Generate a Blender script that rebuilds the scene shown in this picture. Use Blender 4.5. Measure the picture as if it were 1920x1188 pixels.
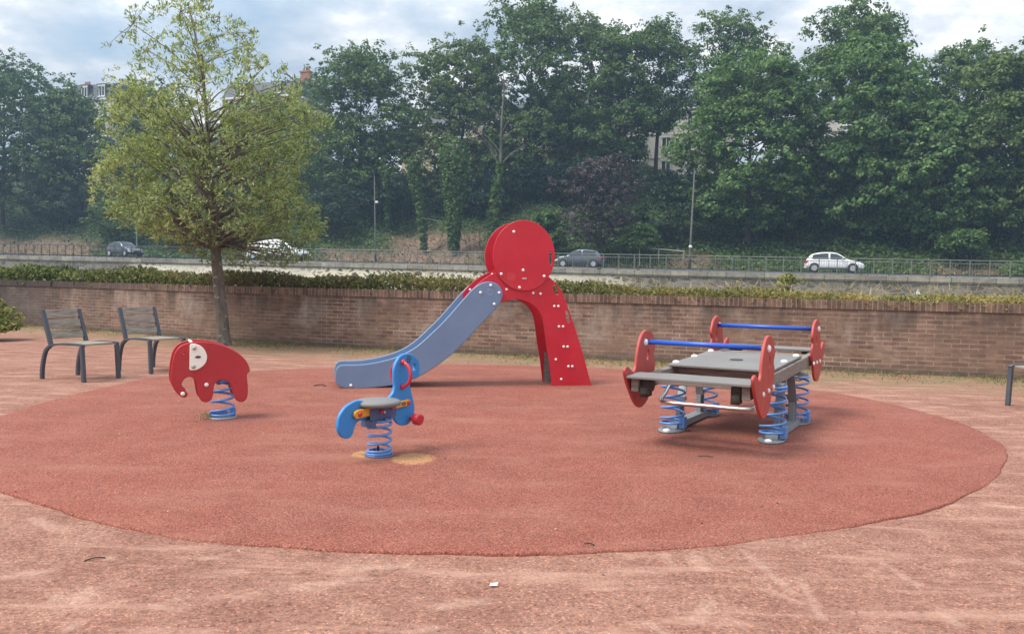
import bpy, bmesh, math, random
import numpy as np
from mathutils import Vector, Matrix

# ------------------------------------------------------------------ camera, sky, sun, exposure
for o in list(bpy.data.objects): bpy.data.objects.remove(o)
SC = bpy.context.scene
COL = SC.collection
FPX, PITCH, ROLL, EYE = 1600.0, math.radians(2.5), math.radians(1.0), 1.25
_c, _s = math.cos(ROLL), math.sin(ROLL)
F = np.array([0, math.cos(PITCH), -math.sin(PITCH)]); U0 = np.array([0, math.sin(PITCH), math.cos(PITCH)]); R0 = np.array([1., 0, 0])
RX = _c*R0 + _s*U0; UY = _c*U0 - _s*R0
cam_d = bpy.data.cameras.new('camera'); cam = bpy.data.objects.new('camera', cam_d); COL.objects.link(cam)
cam_d.sensor_width = 36; cam_d.lens = FPX/1920*36; cam_d.clip_end = 5000; cam_d.clip_start = .05
cam.matrix_world = Matrix(((RX[0], UY[0], -F[0], 0), (RX[1], UY[1], -F[1], 0), (RX[2], UY[2], -F[2], EYE), (0, 0, 0, 1)))
SC.camera = cam

SUN_EL, SUN_AZ = math.radians(56), math.radians(-112)      # azimuth from +Y towards +X
W = bpy.data.worlds.new('World'); SC.world = W; W.use_nodes = True
nt = W.node_tree; nt.nodes.clear()
def N(t, **kw):
    n = nt.nodes.new(t)
    for k, v in kw.items(): setattr(n, k, v)
    return n
L = lambda a, b: nt.links.new(a, b)
def wmath(op, a, b=None):
    n = N('ShaderNodeMath', operation=op)
    for i, v in enumerate((a, b)):
        if v is None: continue
        if isinstance(v, (int, float)): n.inputs[i].default_value = v
        else: L(v, n.inputs[i])
    return n.outputs[0]
sky = N('ShaderNodeTexSky', sky_type='NISHITA', sun_disc=False, sun_elevation=SUN_EL, sun_rotation=SUN_AZ, air_density=1.2, dust_density=2.0)
tc = N('ShaderNodeTexCoord'); sep = N('ShaderNodeSeparateXYZ'); L(tc.outputs['Generated'], sep.inputs[0])
zc = wmath('MAXIMUM', sep.outputs[2], 0.02)
zz = wmath('ADD', zc, 0.22)
cmb = N('ShaderNodeCombineXYZ'); L(wmath('DIVIDE', sep.outputs[0], zz), cmb.inputs[0]); L(wmath('DIVIDE', sep.outputs[1], zz), cmb.inputs[1]); cmb.inputs[2].default_value = .4
def wnoise(scale, detail, rough, vec):
    n = N('ShaderNodeTexNoise'); n.inputs['Scale'].default_value = scale; n.inputs['Detail'].default_value = detail; n.inputs['Roughness'].default_value = rough
    L(vec, n.inputs['Vector']); return n.outputs['Fac']
mp = N('ShaderNodeMapping'); L(cmb.outputs[0], mp.inputs[0]); mp.inputs['Location'].default_value = (3.1, 7.4, 0)
n1 = wnoise(1.15, 7, .55, mp.outputs[0])
mp2 = N('ShaderNodeMapping'); L(cmb.outputs[0], mp2.inputs[0]); mp2.inputs['Location'].default_value = (12.6, 3.1, 5)
n2 = wnoise(2.6, 8, .6, mp2.outputs[0])
def wramp(fac, stops):
    r = N('ShaderNodeValToRGB'); el = r.color_ramp.elements
    while len(el) < len(stops): el.new(.5)
    for e, (p, c) in zip(el, stops): e.position = p; e.color = (*c, 1)
    L(fac, r.inputs[0]); return r.outputs[0]
mask = wramp(n1, [(.28, (0, 0, 0)), (.46, (1, 1, 1))])
tone = wramp(n2, [(.36, (.29, .35, .43)), (.47, (.40, .445, .50)), (.54, (.50, .525, .56)), (.62, (.72, .715, .72))])
skc = N('ShaderNodeMix', data_type='RGBA', blend_type='MULTIPLY'); skc.inputs[0].default_value = 1
L(sky.outputs[0], skc.inputs[6]); skc.inputs[7].default_value = (.10, .10, .095, 1)
veil = N('ShaderNodeMix', data_type='RGBA'); veil.inputs[0].default_value = .62
L(skc.outputs[2], veil.inputs[6]); veil.inputs[7].default_value = (.21, .32, .45, 1)
mix = N('ShaderNodeMix', data_type='RGBA'); L(mask, mix.inputs[0]); L(veil.outputs[2], mix.inputs[6]); L(tone, mix.inputs[7])
bg = N('ShaderNodeBackground'); L(mix.outputs[2], bg.inputs[0])
L(wmath('ADD', wmath('MULTIPLY', sep.outputs[2], .95), .72), bg.inputs[1])
out = N('ShaderNodeOutputWorld'); L(bg.outputs[0], out.inputs[0])

sd = bpy.data.lights.new('sun', 'SUN'); so = bpy.data.objects.new('sun', sd); COL.objects.link(so)
sd.energy = 2.2; sd.angle = math.radians(26); sd.color = (1, .95, .88)
sdir = Vector((math.sin(SUN_AZ)*math.cos(SUN_EL), math.cos(SUN_AZ)*math.cos(SUN_EL), math.sin(SUN_EL)))
so.rotation_euler = sdir.to_track_quat('Z', 'Y').to_euler()
SC.view_settings.view_transform = 'Standard'; SC.view_settings.look = 'None'; SC.view_settings.gamma = 1; SC.view_settings.exposure = 0.95
SC.cycles.max_bounces = 6; SC.cycles.diffuse_bounces = 3; SC.cycles.transparent_max_bounces = 8; SC.cycles.volume_bounces = 0

# ------------------------------------------------------------------ helpers
rng = np.random.default_rng(7); random.seed(7)
def at(x, y, Y):                       # measured photo pixel at a known distance -> world point
    d = FPX*F + (x-960)*RX - (y-594)*UY
    return np.array([0, 0, EYE]) + d*(Y/d[1])
def gnd(x, y, z=0.0):
    d = FPX*F + (x-960)*RX - (y-594)*UY
    return np.array([0, 0, EYE]) + d*((z-EYE)/d[2])

def tag(o, label=None, cat=None, group=None, kind=None):
    if label: o['label'] = label
    if cat: o['category'] = cat
    if group: o['group'] = group
    if kind: o['kind'] = kind
    return o
def empty(name, loc, rz=0, label=None, cat=None, group=None):
    o = bpy.data.objects.new(name, None); COL.objects.link(o); o.location = loc; o.rotation_euler = (0, 0, rz); o.empty_display_size = .1
    return tag(o, label, cat, group)
def link(name, me, mat, parent=None, smooth=False):
    if smooth: me.polygons.foreach_set('use_smooth', [True]*len(me.polygons))
    if mat and not me.materials: me.materials.append(mat)
    o = bpy.data.objects.new(name, me); COL.objects.link(o)
    if parent: o.parent = parent
    return o
def copy_tree(o, parent=None):
    c = o.copy(); COL.objects.link(c)
    if parent: c.parent = parent
    for ch in list(o.children): copy_tree(ch, c)
    return c

class MB:
    def __init__(s): s.v = []; s.f = []; s.uv = None
    def add(s, v, f):
        b = len(s.v); s.v += [tuple(map(float, p)) for p in v]; s.f += [tuple(i+b for i in q) for q in f]
    def box(s, x0, x1, y0, y1, z0, z1, M=None):
        v = [(x, y, z) for x in (x0, x1) for y in (y0, y1) for z in (z0, z1)]
        if M is not None: v = [tuple(M @ Vector(p)) for p in v]
        s.add(v, [(0, 1, 3, 2), (4, 6, 7, 5), (0, 4, 5, 1), (2, 3, 7, 6), (0, 2, 6, 4), (1, 5, 7, 3)])
    def tube(s, pts, rad, n=8, cap=True):
        pts = [Vector(p) for p in pts]
        if not hasattr(rad, '__len__'): rad = [rad]*len(pts)
        t0 = (pts[1]-pts[0]).normalized(); up = Vector((0, 0, 1)) if abs(t0.z) < .9 else Vector((1, 0, 0))
        a = t0.cross(up).normalized(); V = []; m = len(pts)
        for i, p in enumerate(pts):
            t = (pts[min(i+1, m-1)]-pts[max(i-1, 0)])
            t = t.normalized() if t.length > 1e-9 else t0
            a = (a - t*a.dot(t)).normalized(); b = t.cross(a)
            V += [p + (a*math.cos(2*math.pi*k/n) + b*math.sin(2*math.pi*k/n))*rad[i] for k in range(n)]
        Fc = [(i*n+k, i*n+(k+1) % n, (i+1)*n+(k+1) % n, (i+1)*n+k) for i in range(m-1) for k in range(n)]
        if cap: Fc += [tuple(range(n))[::-1], tuple(range((m-1)*n, m*n))]
        s.add(V, Fc)
    def lathe(s, prof, n=16, M=None):      # prof: (r,z)
        V = [(r*math.cos(2*math.pi*k/n), r*math.sin(2*math.pi*k/n), z) for r, z in prof for k in range(n)]
        if M is not None: V = [tuple(M @ Vector(p)) for p in V]
        m = len(prof)
        Fc = [(i*n+k, i*n+(k+1) % n, (i+1)*n+(k+1) % n, (i+1)*n+k) for i in range(m-1) for k in range(n)]
        Fc += [tuple(range(n))[::-1], tuple(range((m-1)*n, m*n))]
        s.add(V, Fc)
    def sweep(s, path, wy, th):            # flat bar: path in xz plane, width along y, thickness in plane
        P = [np.array(p, float) for p in path]; m = len(P); V = []
        y0, y1 = wy
        for i in range(m):
            t = P[min(i+1, m-1)]-P[max(i-1, 0)]; t /= np.linalg.norm(t); nn = np.array([-t[1], t[0]])*th/2
            a = P[i]+nn; b = P[i]-nn
            V += [(a[0], y0, a[1]), (a[0], y1, a[1]), (b[0], y1, b[1]), (b[0], y0, b[1])]
        Fc = [(i*4+k, i*4+(k+1) % 4, i*4+4+(k+1) % 4, i*4+4+k) for i in range(m-1) for k in range(4)]
        Fc += [(3, 2, 1, 0), (m*4-4, m*4-3, m*4-2, m*4-1)]
        s.add(V, Fc)
    def mesh(s, name):
        me = bpy.data.meshes.new(name); me.from_pydata(s.v, [], s.f); me.update()
        bm = bmesh.new(); bm.from_mesh(me); bmesh.ops.recalc_face_normals(bm, faces=bm.faces); bm.to_mesh(me); bm.free()
        return me
    def build(s, name, mat, parent=None, smooth=False, bevel=0):
        o = link(name, s.mesh(name), mat, parent, smooth)
        if bevel:
            b = o.modifiers.new('bevel', 'BEVEL'); b.width = bevel; b.segments = 2; b.limit_method = 'ANGLE'
        return o

def crom(P, k=5, closed=True):             # Catmull-Rom smoothing
    P = np.array(P, float); n = len(P); out = []
    R = range(n) if closed else range(n-1)
    for i in R:
        if closed: a, b, c, d = P[i-1], P[i], P[(i+1) % n], P[(i+2) % n]
        else: a, b, c, d = P[max(i-1, 0)], P[i], P[i+1], P[min(i+2, n-1)]
        for j in range(k):
            t = j/k
            out.append(.5*((2*b)+(c-a)*t+(2*a-5*b+4*c-d)*t*t+(3*b-3*c+d-a)*t**3))
    if not closed: out.append(P[-1])
    return out
def ellipse(cx, cz, a, b, n=40, rot=0):
    return [(cx+a*math.cos(t)*math.cos(rot)-b*math.sin(t)*math.sin(rot), cz+a*math.cos(t)*math.sin(rot)+b*math.sin(t)*math.cos(rot)) for t in np.linspace(0, 2*math.pi, n, endpoint=False)]
def stadium(cx, cz, w, h, rot=0, n=6):     # rounded slot
    r = min(w, h)/2; pts = []
    for k in range(4*n):
        t = 2*math.pi*(k+.5)/(4*n); x = r*math.cos(t); z = r*math.sin(t)
        x += math.copysign(w/2-r, x); z += math.copysign(h/2-r, z); pts.append((cx+x*math.cos(rot)-z*math.sin(rot), cz+x*math.sin(rot)+z*math.cos(rot)))
    return pts
def plate_mesh(name, outline, th, holes=(), bev=.004):     # cut board standing in the local xz plane, centred on y=0
    cu = bpy.data.curves.new(name, 'CURVE'); cu.dimensions = '2D'; cu.fill_mode = 'BOTH'
    cu.extrude = max(th/2-bev, .0005); cu.bevel_depth = bev; cu.bevel_resolution = 2; cu.offset = -bev
    for pts in [outline]+list(holes):
        sp = cu.splines.new('POLY'); sp.points.add(len(pts)-1)
        for p, q in zip(sp.points, pts): p.co = (q[0], q[1], 0, 1)
        sp.use_cyclic_u = True
    ob = bpy.data.objects.new(name, cu); COL.objects.link(ob)
    me = bpy.data.meshes.new_from_object(ob); bpy.data.objects.remove(ob); bpy.data.curves.remove(cu)
    me.transform(Matrix.Rotation(math.pi/2, 4, 'X')); me.name = name
    return me
def plate(name, outline, th, mat, parent, y=0, holes=(), bev=.004):
    o = link(name, plate_mesh(name, outline, th, holes, bev), mat, parent); o.location = (0, y, 0); return o

# ------------------------------------------------------------------ materials
class Mat:
    def __init__(s, name, rough=.6, spec=.5):
        s.m = bpy.data.materials.new(name); s.m.use_nodes = True; s.nt = s.m.node_tree
        s.b = s.nt.nodes['Principled BSDF']; s.b.inputs['Roughness'].default_value = rough
        s.b.inputs['Specular IOR Level'].default_value = spec; s._tc = None
    def n(s, t, **kw):
        x = s.nt.nodes.new(t)
        for k, v in kw.items(): setattr(x, k, v)
        return x
    def l(s, a, b): s.nt.links.new(a, b)
    def tc(s, which='Object'):
        if not s._tc: s._tc = s.n('ShaderNodeTexCoord')
        return s._tc.outputs[which]
    def map(s, vec, scale=(1, 1, 1), loc=(0, 0, 0), rot=(0, 0, 0)):
        m = s.n('ShaderNodeMapping'); s.l(vec, m.inputs[0]); m.inputs['Scale'].default_value = scale; m.inputs['Location'].default_value = loc; m.inputs['Rotation'].default_value = rot
        return m.outputs[0]
    def noise(s, scale, detail=3, rough=.5, vec=None, dist=0):
        x = s.n('ShaderNodeTexNoise'); x.inputs['Scale'].default_value = scale; x.inputs['Detail'].default_value = detail; x.inputs['Roughness'].default_value = rough; x.inputs['Distortion'].default_value = dist
        s.l(vec if vec is not None else s.tc(), x.inputs['Vector']); return x.outputs['Fac']
    def ramp(s, fac, stops, interp='LINEAR'):
        r = s.n('ShaderNodeValToRGB'); el = r.color_ramp.elements; r.color_ramp.interpolation = interp
        while len(el) < len(stops): el.new(.5)
        for e, (p, c) in zip(el, stops): e.position = p; e.color = (*c, 1) if hasattr(c, '__len__') else (c, c, c, 1)
        s.l(fac, r.inputs[0]); return r.outputs[0]
    def mix(s, fac, a, b, blend='MIX'):
        x = s.n('ShaderNodeMix', data_type='RGBA', blend_type=blend)
        for i, v in ((0, fac), (6, a), (7, b)):
            if isinstance(v, (int, float)): x.inputs[i].default_value = v
            elif isinstance(v, tuple): x.inputs[i].default_value = (*v, 1)
            else: s.l(v, x.inputs[i])
        return x.outputs[2]
    def math(s, op, a, b=None, c=None):
        x = s.n('ShaderNodeMath', operation=op)
        for i, v in enumerate((a, b, c)):
            if v is None: continue
            if isinstance(v, (int, float)): x.inputs[i].default_value = v
            else: s.l(v, x.inputs[i])
        return x.outputs[0]
    def color(s, c):
        if isinstance(c, tuple): s.b.inputs['Base Color'].default_value = (*c, 1)
        else: s.l(c, s.b.inputs['Base Color'])
        return s
    def bump(s, h, dist=.01, strength=.6):
        b = s.n('ShaderNodeBump'); b.inputs['Distance'].default_value = dist; b.inputs['Strength'].default_value = strength
        s.l(h, b.inputs['Height']); s.l(b.outputs[0], s.b.inputs['Normal']); return s
def paint(name, c, rough=.4, var=.12, grime=.25, spec=.5, metal=0, gscale=3.0, gcol=(.30, .24, .20)):
    m = Mat(name, rough, spec)
    v = m.noise(2.3, 4, .6)
    base = m.mix(1.0, c, m.ramp(v, [(.3, 1-var), (.7, 1+var*.4)]), 'MULTIPLY')
    g = m.ramp(m.noise(gscale, 8, .68), [(.50, 0.0), (.80, grime)])
    m.color(m.mix(g, base, gcol)); m.b.inputs['Metallic'].default_value = metal
    r = m.ramp(m.noise(9, 5, .6), [(.3, rough*.8), (.75, min(1, rough*1.35))]); m.l(r, m.b.inputs['Roughness'])
    m.bump(m.noise(60, 2, .5), .0006, .35)
    return m.m
def leafmat(name, dark, mid, light, nscale=.35, trans=.35, extra=None):
    m = Mat(name, .55, .25); nt_ = m.nt
    g = m.n('ShaderNodeNewGeometry')
    r = m.math('ADD', m.math('MULTIPLY', g.outputs['Random Per Island'], .62), m.math('MULTIPLY', m.noise(nscale, 4, .6), .62))
    col = m.ramp(r, [(.32, dark), (.62, mid), (.92, light)])
    if extra: col = extra(m, col)
    m.color(col)
    t = m.n('ShaderNodeBsdfTranslucent'); m.l(m.mix(1.0, col, (1.12, 1.15, .75), 'MULTIPLY'), t.inputs[0])
    x = m.n('ShaderNodeMixShader'); x.inputs[0].default_value = trans
    m.l(m.b.outputs[0], x.inputs[1]); m.l(t.outputs[0], x.inputs[2])
    m.l(x.outputs[0], nt_.nodes['Material Output'].inputs[0]); return m.m
def bark(name, a, b, spots=None):
    m = Mat(name, .9, .2); v = m.map(m.tc(), (1, 1, .25))
    c = m.ramp(m.noise(16, 7, .7, v), [(.3, a), (.7, b)])
    if spots: c = m.mix(m.ramp(m.noise(11, 3, .5), [(.62, 0.0), (.68, .8)]), c, spots)
    m.color(c); m.bump(m.noise(22, 6, .7, v), .02, .8); return m.m

MT = {}
MT['red'] = paint('red_board', (.58, .014, .032), .42, .14, .20, gcol=(.56, .13, .12))
MT['red_old'] = paint('faded_red_board', (.46, .060, .048), .5, .14, .28, gcol=(.50, .20, .16))
MT['red_ele'] = paint('elephant_red_board', (.46, .026, .032), .45, .14, .24, gcol=(.50, .16, .13))
MT['red_plastic'] = paint('red_plastic', (.55, .03, .045), .35, .08, .08)
MT['blue_slide'] = paint('slate_blue_board', (.165, .245, .38), .42, .10, .22, gcol=(.26, .29, .36))
MT['blue_board'] = paint('sky_blue_board', (.035, .25, .62), .42, .10, .12, gcol=(.15, .3, .45))
MT['blue_bar'] = paint('blue_bar', (.018, .10, .52), .3, .06, .08)
MT['blue_spring'] = paint('blue_spring', (.115, .27, .62), .35, .10, .18, gcol=(.16, .18, .24))
MT['blue_dark'] = paint('blue_steel', (.07, .12, .26), .45, .15, .2)
MT['yellow'] = paint('yellow_board', (.74, .35, .03), .45, .1, .2)
MT['white'] = paint('white_cap', (.86, .84, .81), .35, .03, .08)
MT['cream'] = paint('cream_board', (.90, .885, .77), .42, .02, .05)
MT['logo'] = paint('dark_badge', (.06, .06, .055), .5, .1, .3)
MT['steel'] = paint('steel', (.62, .60, .58), .3, .1, .2, metal=.85)
MT['galv'] = paint('galvanised', (.25, .27, .29), .5, .12, .35, metal=.35)
MT['plank'] = paint('grey_slip_board', (.215, .20, .19), .55, .15, .45, gcol=(.26, .24, .22))
MT['seat_grey'] = paint('grey_seat', (.20, .195, .19), .6, .12, .4, gcol=(.30, .27, .25))
MT['black'] = paint('black_rubber', (.02, .02, .02), .7, .1, .2)
MT['chair_metal'] = paint('chair_steel', (.062, .07, .085), .5, .12, .15, gcol=(.15, .15, .16))
def wood(name, a, b, c):
    m = Mat(name, .75, .25); v = m.map(m.tc(), (1, .1, 1))
    g = m.noise(38, 5, .65, v, .6)
    m.color(m.ramp(g, [(.28, a), (.5, b), (.74, c)])); m.bump(g, .004, .5); return m.m
MT['wood'] = wood('weathered_wood', (.15, .12, .092), (.29, .245, .20), (.42, .38, .325))
MT['beam'] = wood('weathered_beam', (.13, .105, .085), (.245, .21, .18), (.35, .32, .28))

MT['dark_wood'] = wood('dark_wood', (.035, .026, .021), (.07, .055, .045), (.12, .10, .085))
# ---- ground
GZ = -0.012
SCUFFS = [(1392, 1028, 1492, 1108, .035), (1432, 1098, 1502, 1124, .03), (1500, 1080, 1540, 1150, .03), (1655, 1053, 1722, 1092, .03), (1215, 1160, 1265, 1190, .04), (383, 1042, 425, 1035, .04), (104, 1108, 112, 1116, .05), (150, 1122, 163, 1102, .05),
 (198, 1040, 204, 1040, .05), (128, 1172, 136, 1166, .06), (1245, 1035, 1262, 1050, .04), (1300, 1035, 1322, 1060, .05), (640, 1062, 760, 1052, .06), (560, 1095, 680, 1080, .06), (1330, 1120, 1300, 1160, .05), (1850, 940, 1900, 946, .05), (60, 965, 120, 990, .06), (830, 1130, 905, 1120, .05), (1760, 1140, 1800, 1165, .05), (300, 1130, 335, 1120, .05), (20, 1075, 90, 1065, .06)]
def mk_ground():
    m = Mat('red_gravel', .95, .15); v = m.tc()
    big = m.noise(.45, 6, .6, v); mid = m.noise(2.6, 7, .62, v); fine = m.noise(48, 3, .7, v); grain = m.noise(190, 2, .6, v)
    c = m.ramp(mid, [(.28, (.208, .099, .073)), (.5, (.277, .140, .102)), (.72, (.375, .216, .160))])
    c = m.mix(m.ramp(big, [(.35, 0.0), (.7, .55)]), c, (.35, .176, .128))
    c = m.mix(.75, c, m.ramp(fine, [(.30, (.52, .48, .46)), (.5, (1, 1, 1)), (.74, (1.36, 1.33, 1.28))]), 'MULTIPLY')
    vo = m.n('ShaderNodeTexVoronoi'); vo.inputs['Scale'].default_value = 120; m.l(v, vo.inputs['Vector'])
    sc = m.n('ShaderNodeSeparateColor'); m.l(vo.outputs['Color'], sc.inputs[0])
    c = m.mix(.8, c, m.ramp(sc.outputs[0], [(.0, (.45, .42, .42)), (.16, (.92, .92, .92)), (.84, (1.05, 1.04, 1.03)), (.97, (1.8, 1.7, 1.6))]), 'MULTIPLY')
    # scuffs worn by shoes: pale streaks along several headings
    for rot, sca, thr, loc in ((1.25, (.5, 3.4, 1), .62, (0, 0, 0)), (1.95, (.55, 3.2, 1), .63, (4, 9, 0)), (.5, (1.1, 2.8, 1), .62, (8, 2, 0))):
        st = m.noise(1.7, 5, .6, m.map(v, sca, loc, (0, 0, rot)))
        c = m.mix(m.ramp(st, [(thr-.07, 0.0), (thr+.06, .55)]), c, (.50, .295, .22))
    # individual scuffs and shoe prints
    acc = None; wn = m.noise(7, 5, .7, v)
    for ax, ay, bx, by, w_ in SCUFFS:
        (x0, y0), (x1, y1) = gnd(ax, ay)[:2], gnd(bx, by)[:2]; dx, dy = x1-x0, y1-y0; l2 = max(dx*dx+dy*dy, 1e-4)
        pa = m.n('ShaderNodeVectorMath', operation='SUBTRACT'); m.l(v, pa.inputs[0]); pa.inputs[1].default_value = (x0, y0, GZ)
        dt = m.n('ShaderNodeVectorMath', operation='DOT_PRODUCT'); m.l(pa.outputs[0], dt.inputs[0]); dt.inputs[1].default_value = (dx/l2, dy/l2, 0)
        hc_ = m.n('ShaderNodeClamp'); m.l(dt.outputs['Value'], hc_.inputs[0])
        sc_ = m.n('ShaderNodeVectorMath', operation='SCALE'); sc_.inputs[0].default_value = (dx, dy, 0); m.l(hc_.outputs[0], sc_.inputs['Scale'])
        ds = m.n('ShaderNodeVectorMath', operation='DISTANCE'); m.l(pa.outputs[0], ds.inputs[0]); m.l(sc_.outputs[0], ds.inputs[1])
        k = m.ramp(m.math('MULTIPLY_ADD', ds.outputs['Value'], 1/w_, m.math('MULTIPLY_ADD', wn, 2.6, -1.25)), [(.28, .27), (1.10, 0.0)])
        acc = k if acc is None else m.math('MAXIMUM', acc, k)
    c = m.mix(acc, c, m.mix(.5, (.60, .40, .30), m.ramp(fine, [(.3, (.45, .28, .20)), (.7, (.72, .50, .39))])))
    # dry thin grass and dirt near the foot of the wall, patchy
    at_ = m.n('ShaderNodeAttribute', attribute_name='wallside')
    gm = m.math('MULTIPLY', at_.outputs['Fac'], m.ramp(m.noise(1.9, 7, .65, v), [(.36, 0.0), (.58, 1.0)]))
    gc = m.ramp(m.noise(7, 5, .7, v), [(.3, (.15, .125, .06)), (.5, (.235, .185, .10)), (.7, (.155, .16, .06))])
    c = m.mix(gm, c, gc)
    m.color(c)
    h = m.math('ADD', m.math('MULTIPLY', fine, .5), m.math('MULTIPLY', grain, .35)); h = m.math('ADD', h, m.math('MULTIPLY', mid, 1.6))
    m.bump(h, .02, .7); return m.m
def mk_rubber():
    m = Mat('red_rubber', .9, .25); v = m.tc()
    big = m.noise(.5, 5, .6, v); mid = m.noise(3.0, 6, .6, v); fine = m.noise(85, 3, .65, v)
    c = m.ramp(mid, [(.25, (.240, .078, .053)), (.5, (.280, .100, .069)), (.75, (.32, .125, .088))])
    c = m.mix(m.ramp(big, [(.35, 0.0), (.75, .5)]), c, (.345, .104, .074))
    vo = m.n('ShaderNodeTexVoronoi'); vo.inputs['Scale'].default_value = 150; m.l(v, vo.inputs['Vector'])
    sc = m.n('ShaderNodeSeparateColor'); m.l(vo.outputs['Color'], sc.inputs[0])
    c = m.mix(.85, c, m.ramp(sc.outputs[0], [(.0, (.36, .33, .33)), (.24, (.86, .86, .86)), (.78, (1.06, 1.06, 1.06)), (.97, (1.8, 1.85, 1.85))]), 'MULTIPLY')
    c = m.mix(.6, c, m.ramp(fine, [(.3, (.62, .6, .6)), (.7, (1.3, 1.3, 1.3))]), 'MULTIPLY')
    # soft-edged tinted patches beneath and beside the equipment
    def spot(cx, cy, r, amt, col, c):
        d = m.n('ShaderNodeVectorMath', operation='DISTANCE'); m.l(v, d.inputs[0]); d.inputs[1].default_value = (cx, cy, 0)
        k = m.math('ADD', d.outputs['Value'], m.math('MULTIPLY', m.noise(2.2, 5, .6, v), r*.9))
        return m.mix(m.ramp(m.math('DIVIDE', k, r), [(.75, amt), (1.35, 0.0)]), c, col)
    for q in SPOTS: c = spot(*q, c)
    dust = m.ramp(m.noise(1.3, 6, .65, m.map(v, (.7, 1.6, 1))), [(.52, 0.0), (.74, .45)])
    c = m.mix(dust, c, (.41, .20, .145))
    # orange under-layer showing where the red skin has worn through
    chip = m.ramp(sc.outputs[1], [(0, (.33, .15, .07)), (.5, (.50, .25, .10)), (1, (.62, .38, .19))])
    for px_, py_, rx, ry in ((775, 859, .155, .21), (681, 851, .085, .13)):
        q = gnd(px_, py_); mpv = m.map(v, (1/rx, 1/ry, 1), (-q[0]/rx, -q[1]/ry, 0)); ln = m.n('ShaderNodeVectorMath', operation='LENGTH'); m.l(mpv, ln.inputs[0])
        c = m.mix(m.ramp(m.math('ADD', ln.outputs['Value'], m.math('MULTIPLY_ADD', m.noise(22, 6, .75, v), 1.3, -.65)), [(.80, .85), (1.08, 0.0)]), c, chip)
    m.color(c)
    m.bump(m.math('ADD', fine, m.math('MULTIPLY', m.noise(150, 2, .6, v), .7)), .012, .75); return m.m

# ------------------------------------------------------------------ setting: ground, rubber circle
WALL = [(-34, 33.5), (-25, 28.0), (-18, 23.6), (-12.18, 20.27), (-10.66, 19.5), (-5.7, 16.45), (-3.97, 15.6), (-.39, 14.3), (2.4, 13.4), (4.5, 12.6), (7.12, 11.8), (12, 10.3), (20, 8.2), (34, 5.0)]
_wx = np.array([p[0] for p in WALL]); _wy = np.array([p[1] for p in WALL])
_dense = np.array(crom(WALL, 8, False)); wallY = lambda x: float(np.interp(x, _dense[:, 0], _dense[:, 1]))
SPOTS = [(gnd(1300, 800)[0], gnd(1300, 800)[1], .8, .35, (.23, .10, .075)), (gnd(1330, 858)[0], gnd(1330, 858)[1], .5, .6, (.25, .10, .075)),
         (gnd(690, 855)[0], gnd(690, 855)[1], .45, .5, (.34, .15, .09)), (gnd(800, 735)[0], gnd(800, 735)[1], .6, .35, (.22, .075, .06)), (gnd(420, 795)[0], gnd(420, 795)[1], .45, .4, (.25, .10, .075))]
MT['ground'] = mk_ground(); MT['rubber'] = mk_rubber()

def ground_sheet():
    xs = np.unique(np.concatenate([np.linspace(-300, -34, 14), np.linspace(-34, 34, 137), np.linspace(34, 300, 14)]))
    ts = np.unique(np.concatenate([np.linspace(0, 2.6, 14), np.linspace(2.6, 20, 60), np.linspace(20, 260, 16)]))
    V = []; A = []
    for x in xs:
        y0 = wallY(max(-34, min(34, x))) + .12
        for t in ts:
            y = y0-t; V.append((x, y, GZ + (0 if t > 20 else .006*math.sin(x*1.7+y*2.1)*math.sin(y*1.3-x*.6))))
            A.append(max(0, min(1, (3.0-t)/2.2))**1.1)
    n = len(ts); fc = [(i*n+j, i*n+j+1, (i+1)*n+j+1, (i+1)*n+j) for i in range(len(xs)-1) for j in range(n-1)]
    me = bpy.data.meshes.new('ground'); me.from_pydata(V, [], fc)
    a = me.attributes.new('wallside', 'FLOAT', 'POINT'); a.data.foreach_set('value', A)
    return tag(link('ground', me, MT['ground'], smooth=True), kind='structure')
ground_sheet()

EDGE = [(0, 780), (60, 760), (130, 741), (197, 725), (289, 707), (380, 700), (472, 695), (640, 688), (870, 683), (1110, 689), (1330, 705), (1560, 735), (1695, 762), (1800, 791), (1868, 823), (1886, 842), (1888, 857), (1878, 880), (1845, 910), (1760, 947), (1660, 972), (1560, 990), (1460, 1005), (1360, 1019), (1210, 1028), (1080, 1033), (960, 1035), (830, 1034), (700, 1031), (600, 1027), (500, 1021), (400, 1013), (300, 1000), (200, 979), (100, 950), (0, 916), (-70, 885), (-95, 860), (-90, 830), (-50, 803)]
ring = np.array([gnd(x, y)[:2] for x, y in EDGE]); ctr = ring.mean(0)
ring = np.array(crom(ring, 8))
ang = np.arctan2(ring[:, 1]-ctr[1], ring[:, 0]-ctr[0])
ring = ring + (np.stack([np.cos(ang), np.sin(ang)], 1))*(.004*np.sin(ang*47)+.004*np.sin(ang*113+1)+.006*np.sin(ang*23+2))[:, None]
m_ = MB(); nr = len(ring); V = []
for k, (sc_, z) in enumerate(((1.0, GZ-.03), (1.0, -.009), (.9985, -.003), (.9955, 0.0), (.9, 0.0), (.6, 0.0), (.3, 0.0))):
    V += [(ctr[0]+(p[0]-ctr[0])*sc_, ctr[1]+(p[1]-ctr[1])*sc_, z) for p in ring]
fc = [(k*nr+i, k*nr+(i+1) % nr, (k+1)*nr+(i+1) % nr, (k+1)*nr+i) for k in range(6) for i in range(nr)]
V.append((ctr[0], ctr[1], 0)); fc += [(6*nr+i, 6*nr+(i+1) % nr, len(V)-1) for i in range(nr)]
m_.add(V, fc); tag(m_.build('rubber_surface', MT['rubber'], smooth=True), kind='structure')

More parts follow.
